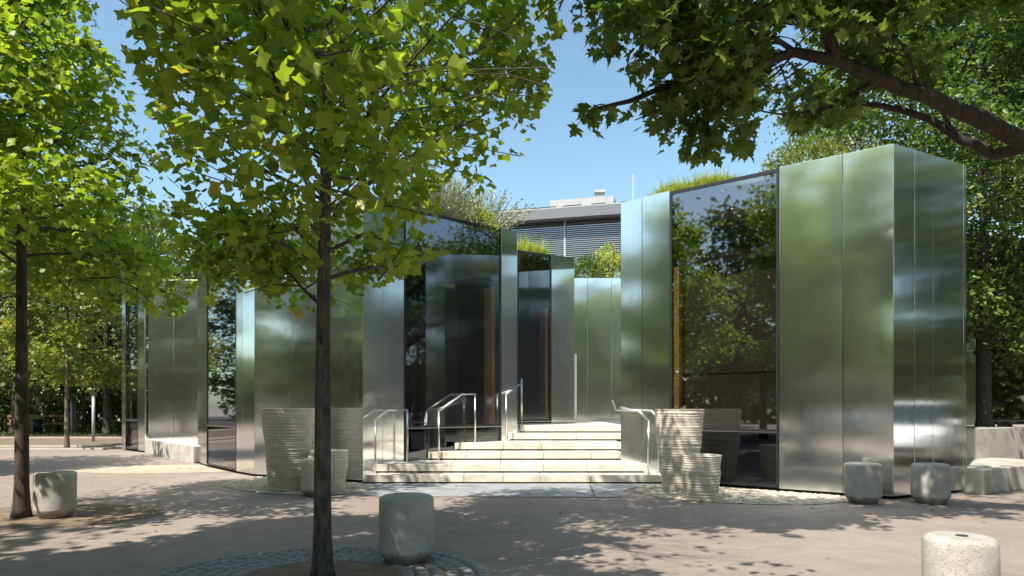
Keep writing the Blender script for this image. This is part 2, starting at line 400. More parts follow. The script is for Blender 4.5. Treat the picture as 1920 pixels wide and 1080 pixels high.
# faded paint marks on the asphalt
def mark(p0, p1, wd, label):
    d = (Vector(p1)-Vector(p0)).normalized(); n_ = Vector((-d.y, d.x))*wd/2
    r = np.random.default_rng(int(abs(p0[0]*97+p0[1]*31))); mb = MB(); k = 14
    for i in range(k):
        if r.random() < .22: continue
        a = Vector(p0).lerp(Vector(p1), i/k); b_ = Vector(p0).lerp(Vector(p1), (i+.95)/k)
        q = [r.uniform(.75, 1) for _ in range(4)]
        mb.add([(a.x-n_.x*q[0], a.y-n_.y*q[0], .004), (b_.x-n_.x*q[1], b_.y-n_.y*q[1], .004), (b_.x+n_.x*q[2], b_.y+n_.y*q[2], .004), (a.x+n_.x*q[3], a.y+n_.y*q[3], .004)], [(0, 1, 2, 3)])
    o = mb.build('paint_mark', M['paint']); o['kind'] = 'structure'; return o
mark((.28, 5.85), (.74, 6.32), .075, ''); mark((.14, 6.0), (.42, 6.3), .06, ''); mark((.45, 6.45), (.68, 6.62), .06, '')
mark((-.1, 5.6), (.2, 5.85), .07, '')
mark((3.3, 8.55), (5.2, 9.6), .06, ''); mark((3.2, 8.75), (4.9, 9.65), .05, '')
mark((-4.8, 6.35), (-3.2, 6.40), .014, ''); mark((1.9, 7.7), (2.15, 7.85), .05, '')

# cobbled ring round the middle tree: single stones where the photograph shows them
ring = bpy.data.objects.new('cobble_ring', None); C.objects.link(ring); ring.location = (-1.52, 5.42, 0); ring['kind'] = 'structure'
def cobble_mesh(mb, cx, cy_, a, l, wd, h, tilt):
    ux, uy = math.cos(a), math.sin(a)
    def P(u, v, z): return (cx+ux*u-uy*v, cy_+uy*u+ux*v, z)
    b = .012
    v = [P(-l, -wd, 0), P(l, -wd, 0), P(l, wd, 0), P(-l, wd, 0)]+[P(-l, -wd, h-b), P(l, -wd, h-b+tilt), P(l, wd, h-b+tilt), P(-l, wd, h-b)]
    v += [P(-l+b, -wd+b, h), P(l-b, -wd+b, h+tilt), P(l-b, wd-b, h+tilt), P(-l+b, wd-b, h)]
    f = [(k+i, k+(i+1) % 4, k+4+(i+1) % 4, k+4+i) for k in (0, 4) for i in range(4)]+[(8, 9, 10, 11)]
    mb.add(v, f)
variants = []
for q in range(6):
    mb = MB(); cobble_mesh(mb, 0, 0, 0, .046+.003*(q % 3), .042+.002*(q % 2), .016+.002*(q % 4), (q-2.5)*.0014)
    me = bpy.data.meshes.new('cobble'); me.from_pydata(mb.v, [], mb.f); me.materials.append(M['cobble']); variants.append(me)
flat('cobble_bed', blob(-1.52, 5.42, 1.3, 1.14, 48, .01, 6), .0035, 'earth')
rest = MB(); nst = 0
for row in range(6):
    rx = .64+row*.112; n_ = int(2*math.pi*rx/.108)
    for k in range(n_):
        a = 2*math.pi*(k+.5*(row % 2))/n_+rng.normal(0, .008)
        x = -1.52+rx*1.08*math.cos(a); y = 5.42+rx*.95*math.sin(a)
        if math.hypot(x+.93, y-6.0) < .2: continue
        if y > 5.30 and nst < 290:
            o = bpy.data.objects.new('cobble', variants[int(rng.integers(6))]); C.objects.link(o); o.parent = ring
            o.location = (x+1.52, y-5.42, -.003); o.rotation_euler = (rng.normal(0, .03), rng.normal(0, .03), a+math.pi/2+rng.normal(0, .06)); nst += 1
        else: cobble_mesh(rest, x, y, a+math.pi/2, .047, .043, .03, 0)
ro = rest.build('cobble_rest', M['cobble'], ring); ro['kind'] = 'stuff'

# fallen leaves and crumbs on the paving
mb = MB()
for k in range(420):
    x, y = rng.uniform(-9, 6.5), rng.uniform(4.2, 17)
    if rng.random() < .45: x, y = rng.normal(-5.9, 1.0), rng.normal(8.5, .7)
    if y > 11.8 and x > -5.5: continue
    s = rng.uniform(.008, .022) if rng.random() < .8 else rng.uniform(.03, .05); a = rng.uniform(0, 6.28)
    mb.add([(x+s*math.cos(a), y+s*math.sin(a), .012), (x-s*math.sin(a)*.5, y+s*math.cos(a)*.5, .02), (x-s*math.cos(a), y-s*math.sin(a), .012), (x+s*math.sin(a)*.5, y-s*math.cos(a)*.5, .022)], [(0, 1, 2, 3)])
tag(mb.build('fallen_leaves', simple('dry_leaf', (.24, .15, .06), .8, 0, .5, 3)), 'small dry leaves scattered over the paving', 'leaves', kind='stuff')

# ------------------------------------------------------------------ pavilions
TOP = 5.24; FL = .96
def along(p0, p1, t): return (p0[0]+(p1[0]-p0[0])*t, p0[1]+(p1[1]-p0[1])*t)
def steel_panel(parent, p0, p1, z0=.05, z1=TOP, g0=.003, g1=.003, th=.05, label=None):
    L = math.dist(p0, p1); a = along(p0, p1, g0/L); b_ = along(p0, p1, 1-g1/L)
    mb = MB(); mb.wall(a, b_, z0, z1, 0, th); o = mb.build('metal_panel', M['steel'], parent, .004)
    recenter(o); o.rotation_euler = (rng.normal(0, .0008), 0, rng.normal(0, .0012))
    if label: o['label'] = label
    return o
def window(parent, p0, p1, z0=.06, z1=TOP-.02, floor=FL, low=True, bar=.035):
    """dark framed full-height window; > pane, lower_pane, sill"""
    L = math.dist(p0, p1); A = lambda m_: along(p0, p1, m_/L)
    f = MB(); f.wall(A(.006), A(.006+bar), z0, z1, -.004, .08); f.wall(A(L-.006-bar), A(L-.006), z0, z1, -.004, .08)
    f.wall(A(.006+bar), A(L-.006-bar), z1-bar*1.5, z1, -.004, .08); f.wall(A(.006+bar), A(L-.006-bar), z0, z0+.03, -.004, .08)
    f.wall(A(.006+bar), A(L-.006-bar), floor-.03, floor+.045, -.002, .08)
    fo = f.build('window', M['frame'], parent)
    m = MB(); m.wall(A(.006+bar), A(L-.006-bar), floor+.045, z1-bar*1.5, .012, .024); m.build('pane', M['glass'], fo)
    m = MB(); m.wall(A(.006+bar), A(L-.006-bar), z0+.03, floor-.03, .012, .024); m.build('lower_pane', M['glass_low'], fo)
    m = MB(); m.wall(A(.006), A(L-.006), floor-.012, floor+.004, -.012, -.005); m.build('sill', M['sill'], fo)
    return fo
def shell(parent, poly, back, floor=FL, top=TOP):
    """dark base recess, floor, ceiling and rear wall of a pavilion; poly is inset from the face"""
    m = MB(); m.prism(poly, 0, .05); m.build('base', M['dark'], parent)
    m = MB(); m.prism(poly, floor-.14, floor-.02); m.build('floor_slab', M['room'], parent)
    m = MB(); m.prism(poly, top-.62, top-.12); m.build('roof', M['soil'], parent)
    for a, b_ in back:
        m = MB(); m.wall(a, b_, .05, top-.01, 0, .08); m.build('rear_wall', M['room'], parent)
def wood_post(parent, p, zt, wd=.10, dp=.30, ang=0.0, z0=FL):
    d = (math.cos(ang), math.sin(ang)); m = MB()
    a = (p[0]-d[0]*wd/2, p[1]-d[1]*wd/2); b_ = (p[0]+d[0]*wd/2, p[1]+d[1]*wd/2)
    m.wall(a, b_, z0, zt, 0, dp); return m.build('wood_post', M['wood'], parent)

# --- right wing
R0, Ra, R1, R2, R3m, R3, R4 = (2.06, 12.92), (2.40, 12.60), (2.82, 12.21), (4.31, 11.02), (5.07, 10.46), (5.61, 10.04), (7.27, 10.92)
rw = thing('pavilion', 'brushed steel restaurant wing right of the steps, with one tall tinted window', 'pavilion', (4.8, 13.5, 0))
steel_panel(rw, R0, Ra, z0=.30); steel_panel(rw, Ra, R1, z0=.05)
window(rw, R1, R2)
steel_panel(rw, R2, R3m); steel_panel(rw, R3m, R3)
q1, q2, q3 = along(R3, R4, .27), along(R3, R4, .52), along(R3, R4, .955)
for a, b_ in ((R3, q1), (q1, q2), (q2, q3), (q3, R4)): steel_panel(rw, a, b_)
R5 = (7.9, 12.1); R6 = (9.2, 16.4)
steel_panel(rw, R4, R5); steel_panel(rw, R5, R6)
I1, I2 = (2.72, 15.9), (3.40, 20.3)
for a, b_, k in ((I2, I1, 3), (I1, R0, 2)):
    for i in range(k): steel_panel(rw, along(a, b_, i/k), along(a, b_, (i+1)/k), z0=.5)
inr = [(2.15, 12.98), (2.9, 12.3), (4.38, 11.12), (5.6, 10.13), (7.2, 11.0), (7.8, 12.15), (9.0, 16.4), (3.4, 18.2), (2.80, 15.9)]
shell(rw, inr, [((9.0, 16.4), (3.4, 18.2))])
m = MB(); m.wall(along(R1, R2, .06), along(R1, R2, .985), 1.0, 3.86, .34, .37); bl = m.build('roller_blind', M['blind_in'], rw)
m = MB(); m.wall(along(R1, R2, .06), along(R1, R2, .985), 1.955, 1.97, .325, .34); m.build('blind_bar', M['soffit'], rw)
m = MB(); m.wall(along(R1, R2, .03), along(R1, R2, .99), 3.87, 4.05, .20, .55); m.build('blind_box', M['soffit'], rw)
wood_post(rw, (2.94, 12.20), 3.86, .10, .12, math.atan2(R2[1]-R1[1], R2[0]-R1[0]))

# --- left wing
L = [(-7.65, 16.6), (-6.98, 15.6), (-5.68, 14.06), (-5.46, 13.83), (-5.06, 13.42), (-4.18, 12.99), (-2.68, 12.26), (-2.40, 12.68), (-2.08, 13.15), (-.23, 14.74), (.115, 15.05)]
lw_ = thing('pavilion', 'long brushed steel restaurant wing left of the steps, behind the pale planters', 'pavilion', (-3.5, 15.5, 0))
steel_panel(lw_, L[0], L[1]); window(lw_, L[1], L[2]); steel_panel(lw_, L[2], L[3]); steel_panel(lw_, L[3], L[4])
steel_panel(lw_, L[4], L[5]); steel_panel(lw_, L[5], L[6])
steel_panel(lw_, L[6], L[7]); steel_panel(lw_, L[7], L[8])
window(lw_, L[8], L[9], z0=.20); steel_panel(lw_, L[9], L[10], z0=.3)
steel_panel(lw_, L[10], (.13, 16.75), z0=.5)
inl = [(-7.5, 16.7), (-6.93, 15.72), (-5.4, 13.93), (-5.0, 13.5), (-2.72, 12.4), (-2.15, 13.25), (-.27, 14.87), (.05, 15.15), (.05, 17.6), (-3.5, 18.4), (-7.4, 18.6)]
shell(lw_, inl, [((.05, 18.4), (-7.4, 18.6))])
wood_post(lw_, (-.40, 14.66), 3.95, .10, .25, math.atan2(1.59, 1.85))
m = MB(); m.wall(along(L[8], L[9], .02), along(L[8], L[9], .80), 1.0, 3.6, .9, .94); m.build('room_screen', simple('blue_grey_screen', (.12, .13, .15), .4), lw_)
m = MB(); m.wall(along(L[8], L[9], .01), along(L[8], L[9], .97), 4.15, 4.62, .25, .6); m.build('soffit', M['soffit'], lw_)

# --- entrance block between the two wings
ew = thing('pavilion', 'set back steel entrance wing with glass door at the top of the steps', 'pavilion', (1.4, 18.5, FL))
E1, E2, E3 = (.13, 16.72), (1.0, 17.27), (1.62, 17.70)
dr = window(ew, E1, E2, z0=FL+.01, floor=FL+.06); dr.name = 'door'
for ch in list(dr.children):
    if ch.name.startswith('lower_pane'): bpy.data.objects.remove(ch)
steel_panel(ew, E2, E3, z0=FL+.02); steel_panel(ew, E3, (1.78, 20.2), z0=FL+.02)
B0, B1 = (1.78, 20.22), (3.5, 20.22)
for a, b_ in ((0, .265), (.265, .68), (.68, 1)): steel_panel(ew, along(B0, B1, a), along(B0, B1, b_), z0=FL+.02, z1=5.2)
wood_post(ew, (.87, 17.225), 3.85, .08, .25, math.atan2(.55, .87))
m = MB(); m.prism([(.2, 16.85), (1.0, 17.4), (1.55, 17.8), (1.7, 20.2), (1.7, 21.5), (-1.5, 21.5), (-1.5, 17.8), (.2, 17.8)], 4.4, 5.1); m.build('roof', M['soil'], ew)
m = MB(); m.prism([(1.7, 20.35), (3.5, 20.35), (3.5, 24), (1.7, 24)], 4.6, 5.1); m.build('roof', M['soil'], ew)
m = MB(); m.wall((-1.5, 19.6), (1.6, 19.6), .9, 4.4, 0, .1); m.build('rear_wall', M['room'], ew)
pl = thing('light_column', 'slim white upright light column on a small foot beside the entrance door', 'light column', (1.70, 18.6, FL))
m = MB(); m.box(1.64, 1.76, 18.55, 18.67, FL+.16, FL+1.86); m.build('column', M['white_post'], pl, .006)
m = MB(); m.tube([(1.70, 18.61, FL), (1.70, 18.61, FL+.16)], .035, 12); m.build('foot', M['rail'], pl)

# --- far left wing: end block and recessed green wall on a low plinth
fw = thing('pavilion', 'far left steel wing with a recessed wall on a low concrete plinth', 'pavilion', (-10.5, 21.5, 0))
F = [(-12.52, 21.9), (-12.30, 21.72), (-11.50, 21.0), (-11.12, 20.66)]
steel_panel(fw, F[0], F[1]); window(fw, F[1], F[2]); steel_panel(fw, F[2], F[3])
G0, G1 = (-11.05, 20.72), (-9.5, 20.72)
for a, b_ in ((0, .5), (.5, 1)): steel_panel(fw, along(G0, G1, a), along(G0, G1, b_), z0=.43)
m = MB(); m.wall((-9.5, 20.65), (-9.35, 20.65), .42, TOP, 0, .1); m.build('reveal', M['frame'], fw)
steel_panel(fw, (-9.35, 20.7), (-7.65, 16.62), z0=.05)
m = MB(); m.prism([(-11.10, 20.64), (-7.72, 16.55), (-7.6, 16.8), (-9.3, 20.68), (-9.35, 21.4), (-11.1, 21.4)], 0, .42, .01); m.build('plinth', M['plinth'], fw)
inf = [(-12.45, 21.98), (-11.2, 20.85), (-9.4, 20.85), (-7.7, 17.0), (-7.0, 23), (-12.0, 24)]
shell(fw, inf, [((-7.0, 23), (-12.0, 24))])

# --- far right wing, on the terrace
xw = thing('pavilion', 'dark glass wing behind the terrace at the far right, half hidden by a tree', 'pavilion', (12.5, 17.5, FL))
for i in range(3):
    a, b_ = (10.6+i*1.7, 15.6+i*.35), (10.6+(i+1)*1.7, 15.6+(i+1)*.35)
    window(xw, a, b_, z0=FL+.02, floor=FL+.10)
steel_panel(xw, (10.2, 15.55), (10.6, 15.6), z0=FL)
m = MB(); m.prism([(10.3, 15.75), (15.6, 16.8), (15.2, 19), (10, 18)], 4.6, 5.1); m.build('roof', M['soil'], xw)
m = MB(); m.wall((10.0, 17.9), (15.4, 18.9), .9, 4.6, 0, .1); m.build('rear_wall', M['dark'], xw)

# --- concrete terrace with seat step on the right
tr = thing('terrace', 'two-tier concrete terrace with a long seat step beside the right steel wing', 'terrace', (8.3, 11.5, 0))
dv = Vector((.85, .52)).normalized(); nv_ = Vector((-dv.y, dv.x))
p0 = Vector((7.34, 10.62))
for i in range(3):
    a = p0+dv*(i*1.02+.004); b_ = p0+dv*((i+1)*1.02-.004)
    m = MB(); m.prism([tuple(a), tuple(b_), tuple(b_+nv_*1.2), tuple(a+nv_*1.2)], 0, .39); m.build('seat_block', M['plinth'], tr, .012)
for i in range(2):
    a = p0+nv_*1.205+dv*(i*2.4-.3); b_ = p0+nv_*1.205+dv*((i+1)*2.4-.308)
    m = MB(); m.prism([tuple(a), tuple(b_), tuple(b_+nv_*4.6), tuple(a+nv_*4.6)], 0, FL); m.build('terrace_block', M['plinth'], tr, .012)

# ------------------------------------------------------------------ entrance steps, slab by slab
RS = .16
st = thing('entrance_steps', 'six pale granite steps with dark shadow joints between the two steel wings', 'steps', (0, 13.6, 0))
def lx(y):     # left limit follows the left wing
    pts = L[6:11]
    if y <= pts[0][1]: return pts[0][0]
    for a, b_ in zip(pts, pts[1:]):
        if a[1] <= y <= b_[1]: return a[0]+(b_[0]-a[0])*(y-a[1])/(b_[1]-a[1])
    return .16
def rx_(y):
    if y < 12.23: return 2.70
    if y < 12.92: return 2.82-(y-12.21)*(.76/.71)
    return 2.06+(y-12.92)*.66/2.98 if y < 15.9 else 2.72+(y-15.9)*.155
fronts = [12.17, 12.52, 13.50, 13.92, 14.85, 15.20, 20.15]
joints = [[-1.68, -.86, -.16, .50, 1.40], [-2.20, -1.12, -.22, .58, 1.37], [-.92, -.22, .62, 1.57], [-.18, .60, 1.53, 1.86], [.75, 1.4], [.98, 1.5]]
lead = [-2.655, -2.475, -1.50, -1.10, -.13, .17]
for k in range(6):
    y0, y1 = fronts[k], fronts[k+1]+.06
    if k == 5: y1 = fronts[6]
    z1 = RS*(k+1); z0 = z1-.128
    gp = .014
    xs0 = lx(y0)+gp; xe0 = rx_(y0)-gp
    if k == 1: xe0 = 2.49
    cuts = [xs0]+[j for j in joints[k]]+[xe0]
    for i in range(len(cuts)-1):
        a, b_ = cuts[i]+.004, cuts[i+1]-.004
        # clip the slab plan to the walls on both sides
        ys = [y0+(y1-y0)*q/6 for q in range(7)]
        lp = [(max(a, lx(y)+gp), y) for y in ys]; rp = [(min(b_, max(rx_(y)-gp, a+.01)), y) for y in ys]
        ok = [(l, r) for l, r in zip(lp, rp) if r[0]-l[0] > .02]
        if len(ok) < 2: continue
        poly = [l for l, r in ok]+[r for l, r in ok][::-1]
        cl = []
        for p in poly:
            if not cl or math.dist(p, cl[-1]) > .004: cl.append(p)
        m = MB(); m.prism(cl, z0, z1, .006); o = m.build('step_slab', M['stone'], st)
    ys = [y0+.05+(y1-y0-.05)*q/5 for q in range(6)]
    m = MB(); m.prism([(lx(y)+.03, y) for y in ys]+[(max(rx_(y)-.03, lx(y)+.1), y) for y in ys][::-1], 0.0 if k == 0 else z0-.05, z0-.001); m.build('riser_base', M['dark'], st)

# ------------------------------------------------------------------ handrails
def handrail(label, path, posts, r=.019):
    t = thing('handrail', label, 'handrail', (posts[0][0], posts[0][1], posts[0][2]), 'steel handrails on the entrance steps')
    m = MB(); m.tube(path, r, 12); m.build('rail', M['rail'], t)
    for x, y, za, zb in posts:
        m = MB(); m.tube([(x, y, za), (x, y, zb)], r*.95, 12); m.build('post', M['rail'], t)
        m = MB(); m.tube([(x, y, za), (x, y, za+.008)], r*1.9, 14); m.build('foot_plate', M['rail'], t)
    return t
handrail('lowest steel handrail at the left foot of the steps', [(-2.455, 12.27, 1.13), (-2.28, 12.56, 1.31), (-1.99, 12.98, 1.315)],
         [(-2.455, 12.27, RS, 1.13), (-1.99, 12.98, 2*RS, 1.30)])
handrail('middle steel handrail in front of the large dark window', [(-1.44, 13.44, 1.29), (-1.01, 13.82, 1.63), (-.76, 14.06, 1.635)],
         [(-1.44, 13.44, 2*RS, 1.29), (-.76, 14.06, 4*RS, 1.625)])
handrail('highest steel handrail beside the entrance door', [(-.125, 14.66, 1.65), (.22, 15.55, 1.92)],
         [(-.125, 14.66, 4*RS, 1.65), (.22, 15.55, 6*RS, 2.02)])
handrail('steel handrail at the right edge of the steps beside the tall planter', [(2.46, 12.29, 1.13), (2.30, 12.40, 1.30), (1.93, 12.72, 1.315), (1.96, 13.3, 1.49)],
         [(2.46, 12.29, RS, 1.13)])

# ------------------------------------------------------------------ planters
def planter(label, c, h, rt, rb, n_r, seed):
    t = thing('planter', label, 'planter', (c[0], c[1], 0), 'ridged stoneware planters')
    r = np.random.default_rng(seed); prof = []
    bul = lambda q: rb+(rt-rb)*(q**.85)+.006*math.sin(q*7+seed)
    z = 0.0; hs = r.uniform(.6, 1.5, n_r); hs = hs/hs.sum()*h
    for k in range(n_r):
        q0, q1 = z/h, (z+hs[k])/h; pr = r.uniform(.007, .017)
        prof += [(bul(q0), z+.0015), (bul(q0)+pr, z+hs[k]*.35), (bul(q1)+pr*r.uniform(.7, 1), z+hs[k]*.8)]
        z += hs[k]
    R_ = bul(1.0)
    prof += [(R_+.012, h-.004), (R_+.004, h), (R_-.035, h-.003), (R_-.045, h-.03), (R_-.06, h-.14)]
    ph = r.uniform(0, 6.28, 5)
    wob = lambda a, zz: .007*math.sin(2*a+ph[0]+zz*1.5)+.004*math.sin(3*a+ph[1]-zz*5)+.003*math.sin(7*a+ph[2]+zz*23)
    m = MB(); m.lathe(prof, (c[0], c[1], .006), 56, wob, cap_top=False); m.build('pot', M['pot'], t)
    m = MB(); m.lathe([(R_-.055, h-.16), (R_-.055, h-.11), (.02, h-.10)], (c[0], c[1], .006), 32); m.build('soil', M['soil'], t)
    return t
planter('tall ridged planter left of the steps, dappled with leaf shade', (-3.69, 11.25), 1.335, .405, .285, 34, 1)
planter('tall ridged planter behind the dappled one, half hidden by the tree trunk', (-3.74, 12.08), 1.335, .385, .28, 34, 2)
planter('low ridged planter left of the steps, behind the pale bollard and the tree trunk', (-2.98, 11.1), .655, .305, .245, 18, 3)
planter('tall sunlit ridged planter right of the steps', (2.74, 11.2), 1.325, .395, .265, 34, 4)
planter('low shaded ridged planter in front of the tall right one', (2.78, 10.05), .655, .30, .225, 20, 5)

# ------------------------------------------------------------------ bollards
def bollard(label, c, mat='conc', h=.565, r=.228, hole=False, seed=0):
    t = thing('bollard', label, 'bollard', (c[0], c[1], 0), 'stout round concrete bollards')
    g = np.random.default_rng(seed); ph = g.uniform(0, 6.28, 4)
    wob = lambda a, z: .0025*math.sin(3*a+ph[0])+.002*math.sin(5*a+ph[1]+9*z)
    m = MB(); m.lathe([(r-.07, .004), (r-.062, .012), (r-.002, .105), (r, .115), (r, .25), (r, .40), (r, h-.035), (r-.006, h-.02), (r-.022, h-.006), (r-.04, h), (r*.45, h+.002), (.02, h+.003)], (c[0], c[1], 0), 48, wob)
    m.build('body', M[mat], t)
    if hole:
        m = MB(); m.lathe([(.035, h+.002), (.034, h+.006), (.01, h+.0065)], (c[0]-.0, c[1]-.02, 0), 20); m.build('lifting_socket', M['dark'], t)
    return t
bollard('concrete bollard at the left beside the slim tree trunk', (-5.63, 8.42), seed=1)
bollard('dark shaded concrete bollard in the middle foreground', (-.93, 6.0), seed=2, h=.585, r=.238)
bollard('pale bollard half hidden behind the middle tree trunk', (-3.02, 10.52), 'conc_light', seed=3)
bollard('grey bollard left of two in front of the right steel corner', (5.0, 9.72), seed=4, r=.244)
bollard('grey bollard right of two in front of the right steel corner', (5.93, 9.67), seed=5, r=.244)
bollard('sunlit near bollard with a round socket on top, cut by the bottom right edge', (2.72, 4.15), 'conc', hole=True, seed=6, h=.575, r=.20)

# ------------------------------------------------------------------ leaves and trees
def fan(half, c, fold, curl):
    pts = half+[(-x, y) for x, y in half[::-1] if abs(x) > 1e-6]
    v = [(x, y, fold*abs(x)-curl*(y-.35)**2) for x, y in pts]
    v.append((c[0], c[1], fold*.0-curl*(c[1]-.35)**2)); n = len(pts)
    return np.array(v, float), np.array([(i, (i+1) % n, n) for i in range(n)], int)
T_TULIP = fan([(0, 0), (.15, .0), (.36, .04), (.53, .16), (.44, .32), (.35, .46), (.43, .60), (.45, .96), (.20, .86), (.0, .79)], (0, .42), .30, .45)
T_MAPLE = fan([(0, 0), (.16, -.06), (.50, .06), (.38, .17), (.28, .22), (.48, .32), (.62, .58), (.42, .55), (.22, .50), (.26, .72), (.10, .80), (0, 1.02)], (0, .34), .22, .3)
T_OVAL = (np.array([(0, 0, 0), (.27, .3, .07), (.24, .68, .05), (0, 1, -.08), (-.24, .68, .05), (-.27, .3, .07)], float), np.array([(0, 1, 2), (0, 2, 3), (0, 3, 4), (0, 4, 5)], int))
T_OAK = (np.array([(0, 0, 0), (.38, .25, .1), (.30, .62, .02), (.12, 1, -.1), (-.22, .85, .03), (-.42, .4, .1)], float), np.array([(0, 1, 2), (0, 2, 3), (0, 3, 4), (0, 4, 5)], int))

def unit(a): return a/np.maximum(np.linalg.norm(a, axis=1, keepdims=True), 1e-9)
def leaf_object(name, tmpl, pos, ax, nr, size, mat, parent):
    tv, tf = tmpl; n = len(pos); ax = unit(ax); X = unit(np.cross(ax, nr)); Z = np.cross(X, ax)
    s = size[:, None, None]; rl_ = np.random.default_rng(n); asp = rl_.uniform(.72, 1.12, (n, 1, 1)); crl = rl_.uniform(-.4, 2.4, (n, 1, 1))
    V = pos[:, None, :]+s*(tv[None, :, 0:1]*X[:, None]*asp+tv[None, :, 1:2]*ax[:, None]+tv[None, :, 2:3]*Z[:, None]*crl)
    off = np.array(root_loc(parent)) if parent is not None else np.zeros(3); V = (V-off).reshape(-1, 3)
    Fc = (tf[None]+(np.arange(n)*len(tv))[:, None, None]).reshape(-1)
    me = bpy.data.meshes.new(name); nf = len(Fc)//3
    me.vertices.add(len(V)); me.vertices.foreach_set('co', V.ravel().astype(np.float32))
    me.loops.add(len(Fc)); me.loops.foreach_set('vertex_index', Fc.astype(np.int32))
    me.polygons.add(nf); me.polygons.foreach_set('loop_start', np.arange(0, nf*3, 3, dtype=np.int32))
    me.update(calc_edges=True); me.materials.append(mat)
    o = bpy.data.objects.new(name, me); C.objects.link(o)
    if parent is not None: o.parent = parent
    return o
def single_leaves(tmpl, pos, ax, nr, size, mat, parent):
    tv, tf = tmpl; me = bpy.data.meshes.new('leaf'); me.from_pydata([tuple(p) for p in tv], [], [tuple(int(i) for i in f) for f in tf]); me.materials.append(mat)
    ax = unit(ax); X = unit(np.cross(ax, nr)); Z = np.cross(X, ax); off = root_loc(parent)
    rl_ = np.random.default_rng(len(pos))
    for p, a, x, z, s in zip(pos, ax, X, Z, size):
        x = x*rl_.uniform(.72, 1.12); z = z*rl_.uniform(-.4, 2.4)
        o = bpy.data.objects.new('leaf', me); C.objects.link(o); o.parent = parent
        o.matrix_local = Matrix(((x[0]*s, a[0]*s, z[0]*s, p[0]-off.x), (x[1]*s, a[1]*s, z[1]*s, p[1]-off.y), (x[2]*s, a[2]*s, z[2]*s, p[2]-off.z), (0, 0, 0, 1)))
def leaf_dirs(r, tips, tdir, spread=.9, droop=.35, up=1.0, wild=.55):
    n = len(tips); rd = r.normal(0, 1, (n, 3)); rd[:, 2] *= .5
    ax = unit(tdir*.5+unit(rd)*spread+np.array([0, 0, -droop]))
    nr = unit(r.normal(0, wild, (n, 3))+np.array([0, 0, up]))
    return ax, nr
def in_view(p, margin=0.0):
    y = np.maximum(p[:, 1], .1)
    return (p[:, 1] > .5) & (np.abs(p[:, 0]/y) < .74) & ((p[:, 2]-1.35)/y < .585) & ((p[:, 2]-1.35)/y > -.24)

def bend_path(r, p, d, Ln, n=6, up=.0, wig=.08):
    pts = [np.array(p, float)]; d = np.array(d, float); d /= np.linalg.norm(d)
    for i in range(n):
        d = d+r.normal(0, wig, 3)+np.array([0, 0, up/n]); d /= np.linalg.norm(d)
        pts.append(pts[-1]+d*Ln/n)
    return pts
def grow(r, base, H, r0, crown0, prof, n1, n2, lean=(0, 0), el=(10, 55), droop2=-.25, trunk_n=9):
    """returns trunk path/radii, list of limb tubes, arrays of twig points and twig directions"""
    tp = []; ph = r.uniform(0, 6.28, 2)
    for i in range(trunk_n+1):
        q = i/trunk_n
        tp.append((base[0]+lean[0]*q+.035*math.sin(3*q+ph[0])*q*H/6, base[1]+lean[1]*q+.03*math.sin(4*q+ph[1])*q, base[2]+H*q))
    rad = [r0*(1.18 if i == 0 else 1)*(1-.80*(i/trunk_n)) for i in range(trunk_n+1)]
    def at_h(h):
        q = h/H*trunk_n; i = min(int(q), trunk_n-1); f = q-i
        return np.array(tp[i])*(1-f)+np.array(tp[i+1])*f
    limbs = []; tips = []; tds = []
    for i in range(n1):
        q = (i+.5)/n1; h = crown0+(H*.97-crown0)*q**.92
        az = i*2.39996+r.normal(0, .25); e = math.radians(el[0]+(el[1]-el[0])*q+r.normal(0, 5))
        Ln = prof(q)*r.uniform(.82, 1.12)/max(math.cos(e), .55)
        d = (math.cos(az)*math.cos(e), math.sin(az)*math.cos(e), math.sin(e))
        pts = bend_path(r, at_h(h), d, Ln, 6, up=-.38, wig=.07)
        rb = max(.007, r0*.25*(1-.55*q)); limbs.append((pts, [rb*(1-.82*k/6) for k in range(7)]))
        for k in range(n2):
            s = .16+.84*(k+r.random())/n2; j = min(int(s*6), 5); f = s*6-j
            p = pts[j]*(1-f)+pts[j+1]*f; dd = pts[j+1]-pts[j]; dd /= np.linalg.norm(dd)
            a2 = r.choice([-1, 1])*r.uniform(.5, 1.15); ca, sa = math.cos(a2), math.sin(a2)
            d2 = np.array([dd[0]*ca-dd[1]*sa, dd[0]*sa+dd[1]*ca, dd[2]*.5+r.normal(0, .28)])
            L2 = Ln*.42*(1.25-s)+.18
            sp = bend_path(r, p, d2, L2, 4, up=droop2, wig=.12)
            limbs.append((sp, [max(.0035, rb*.4*(1-.8*q_/4)) for q_ in range(5)]))
            for q_ in range(1, 5): tips.append(sp[q_]); tds.append(sp[q_]-sp[q_-1])
        for q_ in range(2, 7): tips.append(pts[q_]); tds.append(pts[q_]-pts[q_-1])
    tips.append(np.array(tp[-1])); tds.append(np.array([0, 0, 1.]))
    return tp, rad, limbs, np.array(tips), unit(np.array(tds))
def twig_leaves(r, tips, tds, per, scatter):
    idx = np.repeat(np.arange(len(tips)), np.clip((per*r.gamma(1.6, 1/1.6, len(tips))).round().astype(int), 0, int(per*3))); n = len(idx)
    pos = tips[idx]+r.normal(0, scatter, (n, 3)); return pos, tds[idx]
